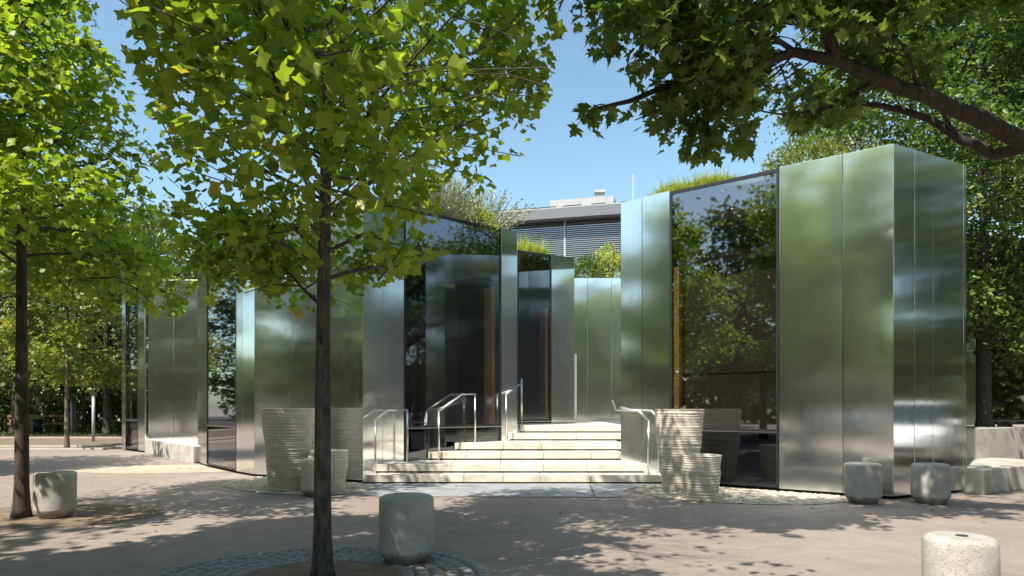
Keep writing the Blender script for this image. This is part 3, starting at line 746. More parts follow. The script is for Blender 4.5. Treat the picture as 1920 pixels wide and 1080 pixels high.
def tree(name, label, group, base, H, r0, crown0, prof, n1, n2, per, tmpl, leaf, mat, bark, seed, scatter=.12, lean=(0, 0), el=(10, 55), singles=0, trunk_seg=14, keep=None, up=1.0, wild=.55, droop=.35, limb_seg=6):
    r = np.random.default_rng(seed)
    t = thing(name, label, 'tree', base, group)
    tp, rad, limbs, tips, tds = grow(r, base, H, r0, crown0, prof, n1, n2, lean, el)
    m = MB(); m.tube([tp[0], tuple(np.array(tp[0])*.86+np.array(tp[1])*.14), tuple(np.array(tp[0])*.5+np.array(tp[1])*.5)]+tp[1:], [rad[0]*1.22, rad[0]*1.0, rad[1]*1.06]+rad[1:], trunk_seg); m.build('trunk', bark, t)
    m = MB()
    for p, q in limbs:
        if keep is not None:
            kk = ({-6.05: keep_left, -1.505: keep_mid}.get(base[0], keep))(np.array(p)); c_ = len(p) if kk.all() else int(np.argmin(kk))
            if c_ < len(p): c_ -= 1
            if c_ < 2: continue
            p, q = p[:c_], q[:c_]
        m.tube(p, q, limb_seg, cap=False)
    m.build('branches', bark, t)
    pos, td = twig_leaves(r, tips, tds, per, scatter)
    if keep is not None:
        k = keep(pos); pos, td = pos[k], td[k]
    ax, nr = leaf_dirs(r, pos, td, droop=droop, up=up, wild=wild); size = leaf*r.uniform(.55, 1.25, len(pos))
    if singles:
        vis = in_view(pos); dist = np.where(vis, np.linalg.norm(pos-np.array([0, 0, 1.35]), axis=1)/size, 1e9)
        o_ = np.argsort(dist)[:singles]; rest_ = np.setdiff1d(np.arange(len(pos)), o_)
        single_leaves(tmpl, pos[o_], ax[o_], nr[o_], size[o_], mat, t)
        cr = leaf_object('crown', tmpl, pos[rest_], ax[rest_], nr[rest_], size[rest_], mat, t); cr['kind'] = 'stuff'
    else:
        leaf_object('crown', tmpl, pos, ax, nr, size, mat, t)
    return t

TULIP_G = 'young tulip trees on the plaza'
def outline(low, left, right):
    # trims a crown to its silhouette: lower edge, left edge and right edge as seen along the approach to the steps (slopes, not pixels)
    lx_, ly_ = zip(*low); Lz, Lx = zip(*left) if left else ((0,), (-9,)); Rz, Rx = zip(*right)
    def keep(p):
        y = np.maximum(p[:, 1], .2); rj = np.random.default_rng(len(p)); j1 = rj.gamma(1.3, .016, len(p)) if len(p) > 12 else 0
        u = p[:, 0]/y; v = (p[:, 2]-1.35)/y-j1*.7
        k = (v > np.interp(u, lx_, ly_)) & (u-j1 > np.interp(v, Lz, Lx)) & (u+j1 < np.interp(v, Rz, Rx)+.012)
        return k | (v > .62)
    return keep
def sun_gap(spots, share, seed):
    # crown shaped for its light: leaves cut where they would shade chosen spots
    r = np.random.default_rng(seed)
    def keep(p):
        x = p[:, 0]-SUN.x/SUN.z*(p[:, 2]-.7); y = p[:, 1]-SUN.y/SUN.z*(p[:, 2]-.7); k = np.ones(len(p), bool)
        for cx, cy_, rr in spots: k &= ~((np.hypot(x-cx, (y-cy_)*1.25)*(1+.22*np.sin(x*9+y*5)+.16*np.sin(y*13-x*4)) < rr*(.8+.45*r.random(len(p)))) & (r.random(len(p)) < share))
        return k
    return keep
gap_left = sun_gap([(-3.1, 11.6, .95), (-3.0, 10.7, .6), (-2.6, 12.3, .6)], .72, 8)
gap_front = sun_gap([(1.9, 6.3, 1.25), (3.3, 6.1, 1.1), (.9, 5.7, .7)], .95, 9)
keep_mid = outline([(-.56, .16), (-.44, .15), (-.375, .168), (-.36, .135), (-.31, .13), (-.23, .15), (-.18, .175), (-.115, .215), (-.11, .24), (-.145, .26), (-.135, .30), (-.10, .325), (-.075, .325), (-.045, .31), (-.02, .34), (.012, .355), (.05, .45), (.07, .53)],
                   [(.13, -.52), (.285, -.505), (.39, -.52), (.44, -.535), (.52, -.575), (.6, -.58)], [(.13, -.16), (.20, -.115), (.30, -.08), (.34, -.005), (.36, .012), (.45, .055), (.53, .07), (.6, .07)])
keep_left = outline([(-.78, .17), (-.70, .18), (-.66, .14), (-.55, .14), (-.49, .13), (-.45, .2)], None, [(.12, -.46), (.2, -.45), (.27, -.50), (.30, -.525), (.36, -.52), (.44, -.565), (.48, -.56), (.535, -.615), (.6, -.62)])
def prof_mid(q): return 2.15+.05*min(1, q/.3)-1.5*max(0, q-.6)
def prof_tulip(R): return lambda q: R*(.72+.5*q) if q < .3 else R*(.87+.18*math.sin((q-.3)*4))*(1-.55*max(0, q-.35))
tree('tulip_tree', 'slim tulip tree in the middle foreground, trunk rising from the cobbled ring', TULIP_G, (-1.505, 5.42, 0), 6.1, .074, 1.95, prof_mid, 42, 13, 13,
     T_TULIP, .092, M['tulip'], M['bark'], 21, .13, lean=(.10, -.2), el=(24, 60), singles=300, keep=lambda p: keep_mid(p) & gap_front(p))
tree('tulip_tree', 'slim tulip tree at the left beside a concrete bollard', TULIP_G, (-6.05, 8.42, 0), 6.9, .085, 2.75, lambda q: 2.35*(1-.66*q), 36, 12, 14,
     T_TULIP, .102, M['tulip'], M['bark_warm'], 33, .16, lean=(.05, 0), el=(16, 58), singles=300, keep=lambda p: keep_left(p) & gap_left(p))
tree('tulip_tree', 'tulip tree just outside the left edge, its shade falling on the foreground', TULIP_G, (-4.95, 2.35, 0), 7.0, .10, 2.9, prof_tulip(1.75), 28, 9, 11,
     T_TULIP, .15, M['tulip'], M['bark_warm'], 44, .15)
tree('young_tree', 'slim young tree with yellow-green crown in the far left planting strip', None, (-14.8, 22.7, 0), 7.0, .075, 2.3, prof_tulip(2.1), 24, 8, 9,
     T_OAK, .17, M['gold_leaf'], M['bark_pale'], 55, .18)

# --- maple leaning in from the right: hand-laid limbs
mp = thing('maple_tree', 'large maple reaching in from the right, its thick bent limb over the steel corner', 'tree', (7.0, 6.7, 0))
m = MB(); m.tube([(7.05, 6.7, 0), (7.0, 6.72, .5), (6.93, 6.8, 1.6), (6.85, 6.9, 2.8), (6.8, 7.0, 3.6), (6.95, 6.6, 5.2), (7.0, 6.0, 7.0), (6.9, 5.6, 8.6)], [.33, .27, .25, .24, .23, .16, .11, .05], 18); m.build('trunk', M['bark_warm'], mp)
MP = {
 'M': ([(6.75, 7.0, 3.45), (6.2, 7.02, 3.74), (5.67, 7.05, 3.93), (5.25, 7.0, 4.08), (4.67, 6.8, 4.23), (4.02, 6.6, 4.37), (3.45, 6.4, 4.44), (2.95, 6.2, 4.51), (2.53, 6.1, 4.53), (2.06, 6.0, 4.41), (1.48, 5.9, 4.18), (1.01, 5.85, 3.98), (.7, 5.8, 3.89)], .128, .012),
 'fork': ([(2.95, 6.2, 4.51), (2.8, 6.1, 4.76), (2.67, 6.0, 5.03), (2.49, 5.9, 5.48), (2.36, 5.8, 5.99), (2.2, 5.6, 6.6)], .062, .02),
 'low': ([(5.30, 7.0, 4.06), (5.06, 7.2, 4.02), (4.79, 7.3, 4.22), (4.48, 7.35, 4.47), (3.99, 7.4, 4.63), (3.41, 7.4, 4.67), (2.89, 7.4, 4.59)], .072, .012),
 'n3': ([(2.06, 6.0, 4.41), (1.86, 6.2, 4.18), (1.75, 6.3, 3.83)], .016, .006),
 'n4': ([(3.45, 6.4, 4.44), (3.09, 6.6, 4.26), (2.71, 6.8, 4.27), (2.37, 6.9, 4.4)], .022, .006),
 'n5': ([(2.67, 6.0, 5.03), (1.99, 5.8, 5.0), (1.27, 5.6, 4.78), (.69, 5.5, 4.64)], .03, .007),
 'n6': ([(2.67, 6.0, 5.03), (3.34, 6.2, 5.2), (4.1, 6.4, 5.22), (4.57, 6.5, 5.18)], .028, .007),
 'n7': ([(4.02, 6.6, 4.37), (3.58, 6.2, 4.62), (3.23, 6.0, 4.84)], .025, .007),
 'n8': ([(2.53, 6.1, 4.53), (1.92, 5.6, 4.52), (1.43, 5.4, 4.37), (1.06, 5.3, 4.31)], .025, .007),
 'n11': ([(1.99, 5.8, 5.0), (1.75, 5.6, 4.72), (1.35, 5.5, 4.55), (1.02, 5.4, 4.42)], .018, .006),
 'n12': ([(2.8, 6.1, 4.76), (2.2, 6.3, 4.95), (1.6, 6.4, 5.1), (1.1, 6.3, 5.05)], .02, .006),
 'n14': ([(2.53, 6.1, 4.53), (2.3, 6.4, 4.35), (2.1, 6.6, 4.2)], .012, .005),
 'n9': ([(1.48, 5.9, 4.18), (1.31, 6.0, 3.98), (1.08, 6.0, 3.88)], .014, .005),
 'n10': ([(4.79, 7.3, 4.22), (4.05, 7.0, 4.82), (3.51, 6.8, 5.1)], .02, .006),
 'up1': ([(6.95, 6.5, 5.4), (6.0, 6.0, 6.2), (5.0, 5.6, 6.6), (3.9, 5.2, 6.8), (3.0, 4.8, 6.7)], .09, .015),
 'up2': ([(6.95, 6.3, 6.2), (6.0, 5.2, 7.0), (5.2, 4.3, 7.3), (4.4, 3.6, 7.3)], .07, .012),
 'up3': ([(6.95, 6.2, 6.4), (7.8, 5.4, 7.2), (8.6, 4.8, 7.6)], .07, .012),
 'up4': ([(6.9, 6.9, 3.6), (7.6, 5.6, 4.5), (7.9, 4.6, 5.2), (7.8, 3.6, 5.6)], .09, .012),
 'up5': ([(7.0, 6.6, 5.0), (8.2, 7.4, 5.8), (9.4, 7.8, 6.2)], .08, .012),
 'up6': ([(5.67, 7.05, 3.93), (5.6, 6.3, 4.7), (5.2, 5.6, 5.5), (4.6, 5.0, 6.0)], .05, .012),
 'up7': ([(6.0, 6.0, 6.2), (5.2, 6.6, 6.9), (4.2, 6.8, 7.3), (3.2, 6.6, 7.3)], .05, .012),
}
r = np.random.default_rng(5); tips = []; tds = []; m = MB()
def maple_keep(pos):
    u_, v_ = pos[:, 0]/pos[:, 1], (pos[:, 2]-1.35)/pos[:, 1]
    mlow = np.interp(u_, [.07, .10, .11, .16, .17, .22, .28, .345, .37, .385, .39, .45, .50, .565, .62, .63, .70, .78, .9], [.48, .40, .395, .45, .41, .37, .36, .37, .44, .45, .40, .41, .41, .41, .43, .53, .55, .56, .5])
    wind = (u_ > .065) & (u_ < .20) & (v_ > .45) & (v_ < np.interp(u_, [.065, .12, .17, .2], [.565, .525, .49, .455]))
    return (pos[:, 1] > 3) & ((v_ > mlow) & ~wind & (u_ > .095) | (v_ > .60) | ((v_ > .55) & (u_ > .06)))
for key, (pts, ra, rb) in MP.items():
    n = len(pts); P_ = [np.array(p) for p in pts]
    rp = [P_[0]]
    for a, b_ in zip(P_, P_[1:]): rp += [a*.5+b_*.5+r.normal(0, .015 if ra > .03 else .02, 3), b_]
    k = len(rp); rr = [(ra+(rb-ra)*(i/(k-1))**.8)*r.uniform(.94, 1.06) for i in range(k)]
    m.tube(rp, rr, 14 if ra > .05 else 7, cap=True)
    big = key.startswith('up'); first = 4 if key == 'M' else (3 if key == 'low' else 0)
    for i in range(first, n-1):
        a, b_ = P_[i], P_[i+1]; Ls = np.linalg.norm(b_-a); cnt = max(2, int(Ls*(8.5 if not big else 5.5)))
        for q in range(cnt):
            s = (q+r.random())/cnt; p = a*(1-s)+b_*s; d = (b_-a)/Ls
            a2 = r.choice([-1, 1])*r.uniform(.5, 1.4); ca, sa = math.cos(a2), math.sin(a2)
            d2 = np.array([d[0]*ca-d[1]*sa, d[0]*sa+d[1]*ca, d[2]*.4+r.normal(.02, .25)])
            sp = bend_path(r, p, d2, r.uniform(.35, .85)*(1.25 if big else .85), 4, up=-.3, wig=.14)
            if not maple_keep(np.array(sp)).all(): continue
            m.tube(sp, [max(.003, .009*(1-.7*u/4)) for u in range(5)], 5, cap=False)
            for u in range(1, 5): tips.append(sp[u]); tds.append(sp[u]-sp[u-1])
    tips.append(P_[-1]); tds.append(P_[-1]-P_[-2])
m.build('limbs', M['bark_dark'], mp)
tips = np.array(tips); tds = unit(np.array(tds))
pos, td = twig_leaves(r, tips, tds, 11, .10)
k = maple_keep(pos) & gap_front(pos)
lp = np.array(MP['M'][0][:9]); lo_ = np.array(MP['low'][0][:5])
for Lq, wd in ((lp, .045), (lo_, .03)):
    for a, b_ in zip(Lq, Lq[1:]):
        for q in np.linspace(0, 1, 8):
            c = a*(1-q)+b_*q
            du = pos[:, 0]/pos[:, 1]-c[0]/c[1]; dvv = (pos[:, 2]-1.35)/pos[:, 1]-(c[2]-1.35)/c[1]
            k &= ~((np.hypot(du, dvv) < wd) & (pos[:, 1] < c[1]+.1) & (pos[:, 2] < 6))
pos, td = pos[k], td[k]
ax, nr = leaf_dirs(r, pos, td, spread=.8, droop=.35, up=1.0, wild=.45); size = .118*r.uniform(.6, 1.2, len(pos))
dist = np.where(in_view(pos), np.linalg.norm(pos-np.array([0, 0, 1.35]), axis=1)/size, 1e9); o_ = np.argsort(dist)[:300]; rest_ = np.setdiff1d(np.arange(len(pos)), o_)
single_leaves(T_MAPLE, pos[o_], ax[o_], nr[o_], size[o_], M['maple'], mp)
tag(leaf_object('crown', T_MAPLE, pos[rest_], ax[rest_], nr[rest_], size[rest_], M['maple'], mp), kind='stuff')

# --- trees behind the right wing
def prof_round(R): return lambda q: R*math.sqrt(max(.12, 1-(1.75*q-.75)**2))
tree('hornbeam_tree', 'dense small-leaved tree on the terrace behind the right steel wing', None, (9.9, 14.3, FL), 9.4, .13, 1.7, prof_round(3.0), 50, 15, 22, T_OVAL, .125, M['beech'], M['bark'], 61, .2, el=(5, 60), limb_seg=5)
tree('birch_tree', 'tall small-leaved tree rising further back behind the right wing', None, (14.8, 20.5, 0), 15.0, .2, 3.0, prof_round(3.6), 44, 11, 8, T_OVAL, .15, M['beech'], M['bark_pale'], 62, .28, el=(15, 65), limb_seg=5)
tree('birch_tree', 'dark small-leaved tree filling the far right edge behind the glass wing', None, (19.5, 23, 0), 13.5, .2, 2.0, prof_round(4.0), 40, 11, 11, T_OVAL, .19, M['beech'], M['bark'], 63, .3, limb_seg=5)

# --- left background: trunks, trees, hedge mass
LB = 'trees behind the lawn at the far left'
for i, (x, y, H, R, c0, lab) in enumerate([(-25.0, 34.5, 10, 3.6, 2.6, 'park tree with sunlit brown trunk left of the slim foreground trunk'), (-20.3, 34.2, 9.5, 3.4, 2.6, 'park tree with dark trunk just left of the steel end block'),
        (-30.5, 38, 11, 4.0, 1.6, 'park tree at the left edge of the photo beyond the lawn'), (-23.0, 42, 11, 4.0, 1.2, 'park tree behind the rail fence and the bin'), (-17.0, 40, 9, 3.6, 1.2, 'park tree mostly hidden behind the steel end block'),
        (-33.0, 47, 13, 4.6, 1.0, 'tallest park tree, behind all others at the far left'), (-36, 31, 10, 3.8, 2.2, 'park tree cut by the left edge nearest the path')]):
    tree('park_tree', lab, LB, (x, y, 0), H, .2 if i else .26, c0, prof_round(R), 26, 9, 9, T_OAK, .27, M['far_leaf'] if i >= 0 else M['gold_leaf'], M['bark_warm'], 70+i, .35, el=(0, 60), limb_seg=4)
def bush(name, label, cat, group, c, rx, ry, rz, n, leaf, mat, seed, tmpl=T_OVAL, stem=True):
    r = np.random.default_rng(seed); t = thing(name, label, cat, c, group)
    d = unit(r.normal(0, 1, (n, 3))); d[:, 2] = np.abs(d[:, 2])
    cl = unit(r.normal(0, 1, (14, 3))); cl[:, 2] = np.abs(cl[:, 2])
    lump = 1+.22*np.max(np.clip(d@cl.T-.75, 0, 1)*4, axis=1)-.12
    q = r.uniform(.45, 1, n)**.5*lump
    pos = np.array(c)+d*np.array([rx, ry, rz])*q[:, None]
    ax = unit(d*.8+r.normal(0, .5, (n, 3))); nr = unit(r.normal(0, .6, (n, 3))+d*.6+np.array([0, 0, .6]))
    leaf_object('foliage', tmpl, pos, ax, nr, leaf*r.uniform(.6, 1.2, n), mat, t)
    if stem:
        m = MB()
        for q_ in range(7):
            a = r.uniform(0, 6.28); m.tube([(c[0], c[1], c[2]), (c[0]+math.cos(a)*rx*.35, c[1]+math.sin(a)*ry*.35, c[2]+rz*.45), (c[0]+math.cos(a)*rx*.6, c[1]+math.sin(a)*ry*.6, c[2]+rz*.8)], [.03*rz, .02*rz, .006*rz], 5, False)
        m.build('stems', M['bark'], t)
    return t
for i, (x, y, sx, sz) in enumerate([(-33, 40, 3.2, 3.0), (-28.2, 39.5, 2.8, 2.7), (-24.0, 39.5, 2.6, 2.9), (-20.4, 40.0, 1.9, 2.5), (-38, 44, 4, 4), (-29, 46, 5, 4.5)]):
    bush('park_bush', ['dark bush at the left edge beyond the rail fence', 'dark bush directly behind the rail fence', 'dark bush behind the staked sapling', 'loose dark bush with bright gaps behind the grey post', 'large bush at the back of the park, far left', 'large bush at the back of the park, behind the bin'][i], 'bush', 'dark bushes behind the lawn', (x, y, 0), sx, 1.6, sz, 1700, .3, M['far_leaf'], 90+i)

# lawn blades: short grass in the left background
n = 9000; r = np.random.default_rng(3)
pos = np.column_stack([r.uniform(-36, -12, n), r.uniform(32.3, 39, n), np.full(n, .0)])
lg = bpy.data.objects.new('lawn_grass', None)
lawn_parent = None
def blades(name, pos, h, wd, mat, parent, r, lean=.35):
    n = len(pos); a = r.uniform(0, 6.28, n); hh = h*r.uniform(.45, 1.15, n)*np.where(r.random(n) < .06, 1.9, 1)
    side = np.column_stack([np.cos(a), np.sin(a), np.zeros(n)])*wd/2
    le = r.normal(0, lean, (n, 2))*hh[:, None]
    mid = pos+np.column_stack([le*.35, hh*.6]); tip = pos+np.column_stack([le, hh])
    off = np.array(root_loc(parent)) if parent is not None else np.zeros(3)
    V = np.stack([pos-side, pos+side, mid+side*.7, mid-side*.7, tip], axis=1)-off
    me = bpy.data.meshes.new(name); b = (np.arange(n)*5)[:, None]
    F_ = np.concatenate([b+np.array([[0, 1, 2]]), b+np.array([[0, 2, 3]]), b+np.array([[3, 2, 4]])], axis=1).reshape(-1)
    me.vertices.add(n*5); me.vertices.foreach_set('co', V.reshape(-1).astype(np.float32))
    me.loops.add(len(F_)); me.loops.foreach_set('vertex_index', F_.astype(np.int32)); nf = len(F_)//3
    me.polygons.add(nf); me.polygons.foreach_set('loop_start', np.arange(0, nf*3, 3, dtype=np.int32)); me.update(calc_edges=True); me.materials.append(mat)
    o = bpy.data.objects.new(name, me); C.objects.link(o)
    if parent is not None: o.parent = parent
    return o
bpy.data.objects.remove(lg)
tag(blades('lawn_grass', pos, .09, .05, M['lawn'], None, r), 'short shaded grass under the trees at the far left', 'grass', kind='stuff')

# ------------------------------------------------------------------ plants on the roofs
ROOF = TOP-.12
def roof_grass(label, pts, n, h, wd, seed, mat='grassy', width=.4, mound=.0):
    r = np.random.default_rng(seed); out = []
    for k in range(n):
        i = r.integers(len(pts)-1); s = r.random(); a, b_ = np.array(pts[i]), np.array(pts[i+1]); p = a*(1-s)+b_*s
        d = (b_-a)/np.linalg.norm(b_-a); nn = np.array([-d[1], d[0]])
        q_ = .06+abs(r.normal(0, width)); p = p+nn*(q_-0)
        out.append((p[0], p[1], ROOF+mound*math.exp(-((q_-.35)/.4)**2)*(.7+.3*math.sin(p[0]*7)*math.cos(p[1]*5))*min(1, 6*s*(1-s)+.3)))
    return tag(blades('roof_grass', np.array(out), h, wd, M[mat], None, r, .4), label, 'grass', kind='stuff')
roof_grass('bright yellow-green grass on the roof above the right window', [(2.5, 12.62), (3.75, 11.6)], 11000, .17, .011, 1, mound=.22)
roof_grass('thin grass tufts on the roof above the right steel corner', [(3.7, 11.65), (4.6, 11.0)], 240, .24, .010, 2)
roof_grass('yellow-green grass on the low roof above the entrance door', [(.16, 16.9), (.95, 17.35)], 3200, .30, .012, 3, mound=.2)
def spikes(label, name, c, rx, ry, h, n, seed, mat='lavender'):
    r = np.random.default_rng(seed); t = thing(name, label, 'plant', c, None)
    a = r.uniform(0, 6.28, n); q = np.sqrt(r.random(n)); base = np.column_stack([c[0]+rx*.4*q*np.cos(a), c[1]+ry*.4*q*np.sin(a), np.full(n, c[2])])
    out = np.column_stack([rx*q*np.cos(a), ry*q*np.sin(a), h*(1.05-.55*q**2)*r.uniform(.75, 1.15, n)])
    m = MB()
    for b_, o_ in zip(base, out):
        tip = b_+o_; s = .006; m.add([(b_[0]-s, b_[1], b_[2]), (b_[0]+s, b_[1], b_[2]), tuple(tip+np.array([s*.6, 0, 0])), tuple(tip-np.array([s*.6, 0, 0]))], [(0, 1, 2, 3)])
    so_ = m.build('stems', M[mat], t); so_['kind'] = 'stuff'
    tip = base+out; k = 5; idx = np.repeat(np.arange(n), k); ff = np.tile(np.linspace(.45, 1, k), n)
    pos = base[idx]+out[idx]*ff[:, None]+r.normal(0, .015, (n*k, 3)); ax = unit(out[idx]+r.normal(0, .25, (n*k, 3)))
    lo = leaf_object('foliage', T_OVAL, pos, ax, unit(r.normal(0, 1, (n*k, 3))), .06*r.uniform(.6, 1.3, n*k), M[mat], t); lo['kind'] = 'stuff'
    return t
spikes('tall grey-green lavender clump on the roof above the large left window', 'lavender_bush', (-1.55, 14.15, ROOF), .72, .6, .95, 520, 4)
bush('roof_shrub', 'yellow-green shrub on the roof at the right end of the left window', 'shrub', None, (-.85, 14.85, ROOF), .62, .5, .72, 1900, .055, M['grassy'], 5)
spikes('feathery pale grass clump behind the roof shrub of the left wing', 'feather_grass', (-.75, 15.1, ROOF), .95, .6, 1.0, 200, 6)
bush('roof_shrub', 'leafy green shrub on the roof above the recessed entrance wall', 'shrub', None, (2.35, 20.7, 5.0), .62, .45, .95, 1800, .085, M['beech'], 7)
bush('roof_shrub', 'brighter leafy shrub beside the right wing above the recessed wall', 'shrub', None, (2.95, 20.75, 5.0), .6, .45, 1.25, 1900, .085, M['grassy'], 8)
bush('roof_shrub', 'round yellow-green shrub on the roof above the right steel corner', 'shrub', None, (5.05, 11.7, ROOF), .75, .5, .85, 3600, .058, M['gold_leaf'], 9)
bush('roof_shrub', 'thin twiggy shrub on the roof at the top of the right steel corner', 'shrub', None, (6.05, 11.9, ROOF), .8, .5, .95, 1100, .055, M['lavender'], 10)

# ------------------------------------------------------------------ office building behind
ob = thing('office_building', 'grey office building with blinds and flat zinc roof behind the entrance', 'building', (3, 40, 0))
O0, O1 = (-6.7, 38.2), (12.3, 33.3); OL = math.dist(O0, O1)
def oa(m_): return along(O0, O1, m_/OL)
m = MB(); m.wall(oa(0), oa(OL), 0, 8.2, 0, 10); m.build('wall', M['fascia'], ob)
m = MB(); m.wall(oa(0), oa(OL), 8.2, 11.4, 2.2, 10); m.build('room_core', M['room'], ob)
m = MB(); m.wall(oa(-.6), oa(OL+.6), 11.42, 11.92, -.75, -.55); m.build('fascia', M['fascia'], ob)
m = MB(); m.wall(oa(-.6), oa(OL+.6), 11.42, 11.6, -.54, 10); m.build('soffit', M['fascia'], ob)
d_ = Vector((O1[0]-O0[0], O1[1]-O0[1])).normalized(); nO = Vector((-d_.y, d_.x))
def op(m_, t_): q = oa(m_); return (q[0]+nO.x*t_, q[1]+nO.y*t_)
# pitched zinc roof in standing-seam bays
nb = 14
for i in range(nb):
    a, b_ = -.6+(OL+1.2)*i/nb+.01, -.6+(OL+1.2)*(i+1)/nb-.01
    m = MB(); q = [op(a, -.74), op(b_, -.74), op(b_, 6), op(a, 6)]; zz = [11.925, 11.925, 13.95, 13.95]
    m.add([(p[0], p[1], z) for p, z in zip(q, zz)]+[(p[0], p[1], z+.05) for p, z in zip(q, zz)], [(3, 2, 1, 0), (4, 5, 6, 7), (0, 1, 5, 4), (1, 2, 6, 5), (2, 3, 7, 6), (3, 0, 4, 7)])
    m.build('roof_sheet', M['zinc'], ob)
    m = MB(); q = [op(b_-.02, -.72), op(b_+.04, -.72), op(b_+.04, 6), op(b_-.02, 6)]; zz = [11.975, 11.975, 14.01, 14.01]
    m.add([(p[0], p[1], z) for p, z in zip(q, zz)]+[(p[0], p[1], z+.06) for p, z in zip(q, zz)], [(3, 2, 1, 0), (4, 5, 6, 7), (0, 1, 5, 4), (1, 2, 6, 5), (2, 3, 7, 6), (3, 0, 4, 7)])
    m.build('roof_seam', M['fascia'], ob)
m = MB(); m.wall(op(8.0, 5.0), op(11.8, 5.0), 13.4, 14.12, 0, 2.5); m.build('roof_upstand', M['zinc'], ob)
vt = (5.3, 41.4); m = MB(); m.box(vt[0]-.2, vt[0]+.2, vt[1]-.2, vt[1]+.2, 14.0, 14.65); cv = m.build('vent', M['grey_paint'], ob)
m = MB(); m.box(vt[0]-.32, vt[0]+.32, vt[1]-.32, vt[1]+.32, 14.65, 14.8); m.build('vent_cap', M['grey_paint'], cv)
slat_me = None
for k in range(6):
    a, b_ = .5+k*3.08, .5+(k+1)*3.08
    m = MB(); m.wall(oa(a), oa(a+.1), 8.2, 11.42, -.12, .05); m.wall(oa(a+.1), oa(b_), 8.2, 8.3, -.05, .05); wf = m.build('window', M['grey_paint'], ob)
    m = MB(); m.wall(oa(a+.1), oa(b_), 8.3, 11.42, .06, .09); m.build('pane', M['farglass'], wf)
    if 2 <= k <= 4 or k == 1:
        for j in range(26):
            z = 11.36-j*.105
            if slat_me is None:
                mm = MB(); p = oa(a+.12); q = oa(b_-.02)
                v = []
                for pt in (p, q):
                    for t_, dz in ((-.115, -.024), (-.06, .0), (-.03, .018), (-.03, .021), (-.06, .003), (-.115, -.021)): v.append((pt[0]+nO.x*t_-p[0], pt[1]+nO.y*t_-p[1], dz))
                fs = [(i, (i+1) % 6, 6+(i+1) % 6, 6+i) for i in range(6)]+[tuple(range(6))[::-1], tuple(range(6, 12))]
                slat_me = bpy.data.meshes.new('blind_slat'); slat_me.from_pydata(v, [], fs); slat_me.materials.append(M['slat'])
            o = bpy.data.objects.new('blind_slat', slat_me); C.objects.link(o); o.parent = wf
            p = oa(a+.12); rl = root_loc(wf); o.location = (p[0]-rl.x, p[1]-rl.y, z-rl.z); o.rotation_euler = (0, 0, rng.normal(0, .0006))
ob.location.z -= .30
an = MB(); an.tube([(3.55, 20, 5.0), (3.55, 20, 8.2)], [.018, .012], 6); tag(an.build('antenna', M['grey_paint']), 'thin upright rod above the roof left of the right wing', 'antenna')

# ------------------------------------------------------------------ small things at the far left
fe = thing('rail_fence', 'low brown two-rail wooden fence under the trees at the far left', 'fence', (-24.3, 36, 0))
for z in (.93, .52):
    m = MB(); m.box(-26.6, -23.0, 35.97, 36.03, z-.055, z+.055); m.build('rail', M['wood_rail'], fe)
for x in (-26.5, -25.35, -24.2, -23.1):
    m = MB(); m.box(x-.05, x+.05, 36.04, 36.14, 0, 1.02); m.build('post', M['wood_rail'], fe)
bn = thing('litter_bin', 'dark litter bin with bright green lid beside the rail fence', 'bin', (-24.6, 35.4, 0))
m = MB(); m.lathe([(.19, .12), (.24, .75)], (-24.6, 35.4, 0), 16); m.build('body', M['bin'], bn)
m = MB(); m.lathe([(.26, .75), (.26, .88), (.2, .9)], (-24.6, 35.4, 0), 16); m.build('lid', M['green'], bn)
m = MB(); m.tube([(-24.6, 35.62, 0), (-24.6, 35.62, .8)], .03, 8); m.build('stand', M['bin'], bn)
sp_ = thing('sapling_stakes', 'wooden stakes tied as a tripod round a pale sapling beside the fence', 'stakes', (-22.6, 35, 0))
for dx, dy in ((-.35, -.1), (.35, -.1), (0, .35)):
    m = MB(); m.tube([(-22.6+dx, 35+dy, 0), (-22.6+dx*.55, 35+dy*.55, 2.05)], .035, 8); m.build('stake', M['bark_pale'], sp_)
m = MB(); m.box(-22.82, -22.38, 34.93, 34.97, 1.9, 1.98); m.build('crossbar', M['bark_pale'], sp_)
sa = MB(); sa.tube([(-22.6, 35.05, 0), (-22.62, 35.05, 1.5), (-22.6, 35.0, 3.2)], [.05, .045, .02], 8); sat = thing('sapling', 'pale white-washed sapling stem between three stakes', 'tree', (-22.6, 35.05, 0)); sa.build('trunk', M['white_post'], sat)
gp_ = thing('metal_post', 'slim grey metal post on the path at the far left', 'post', (-16.8, 27.4, 0))
m = MB(); m.tube([(-16.8, 27.4, 0), (-16.8, 27.4, 1.78)], .055, 12); m.build('shaft', M['grey_paint'], gp_)
m = MB(); m.lathe([(.06, 1.78), (.06, 1.80), (.03, 1.83)], (-16.8, 27.4, 0), 12); m.build('cap', M['grey_paint'], gp_)

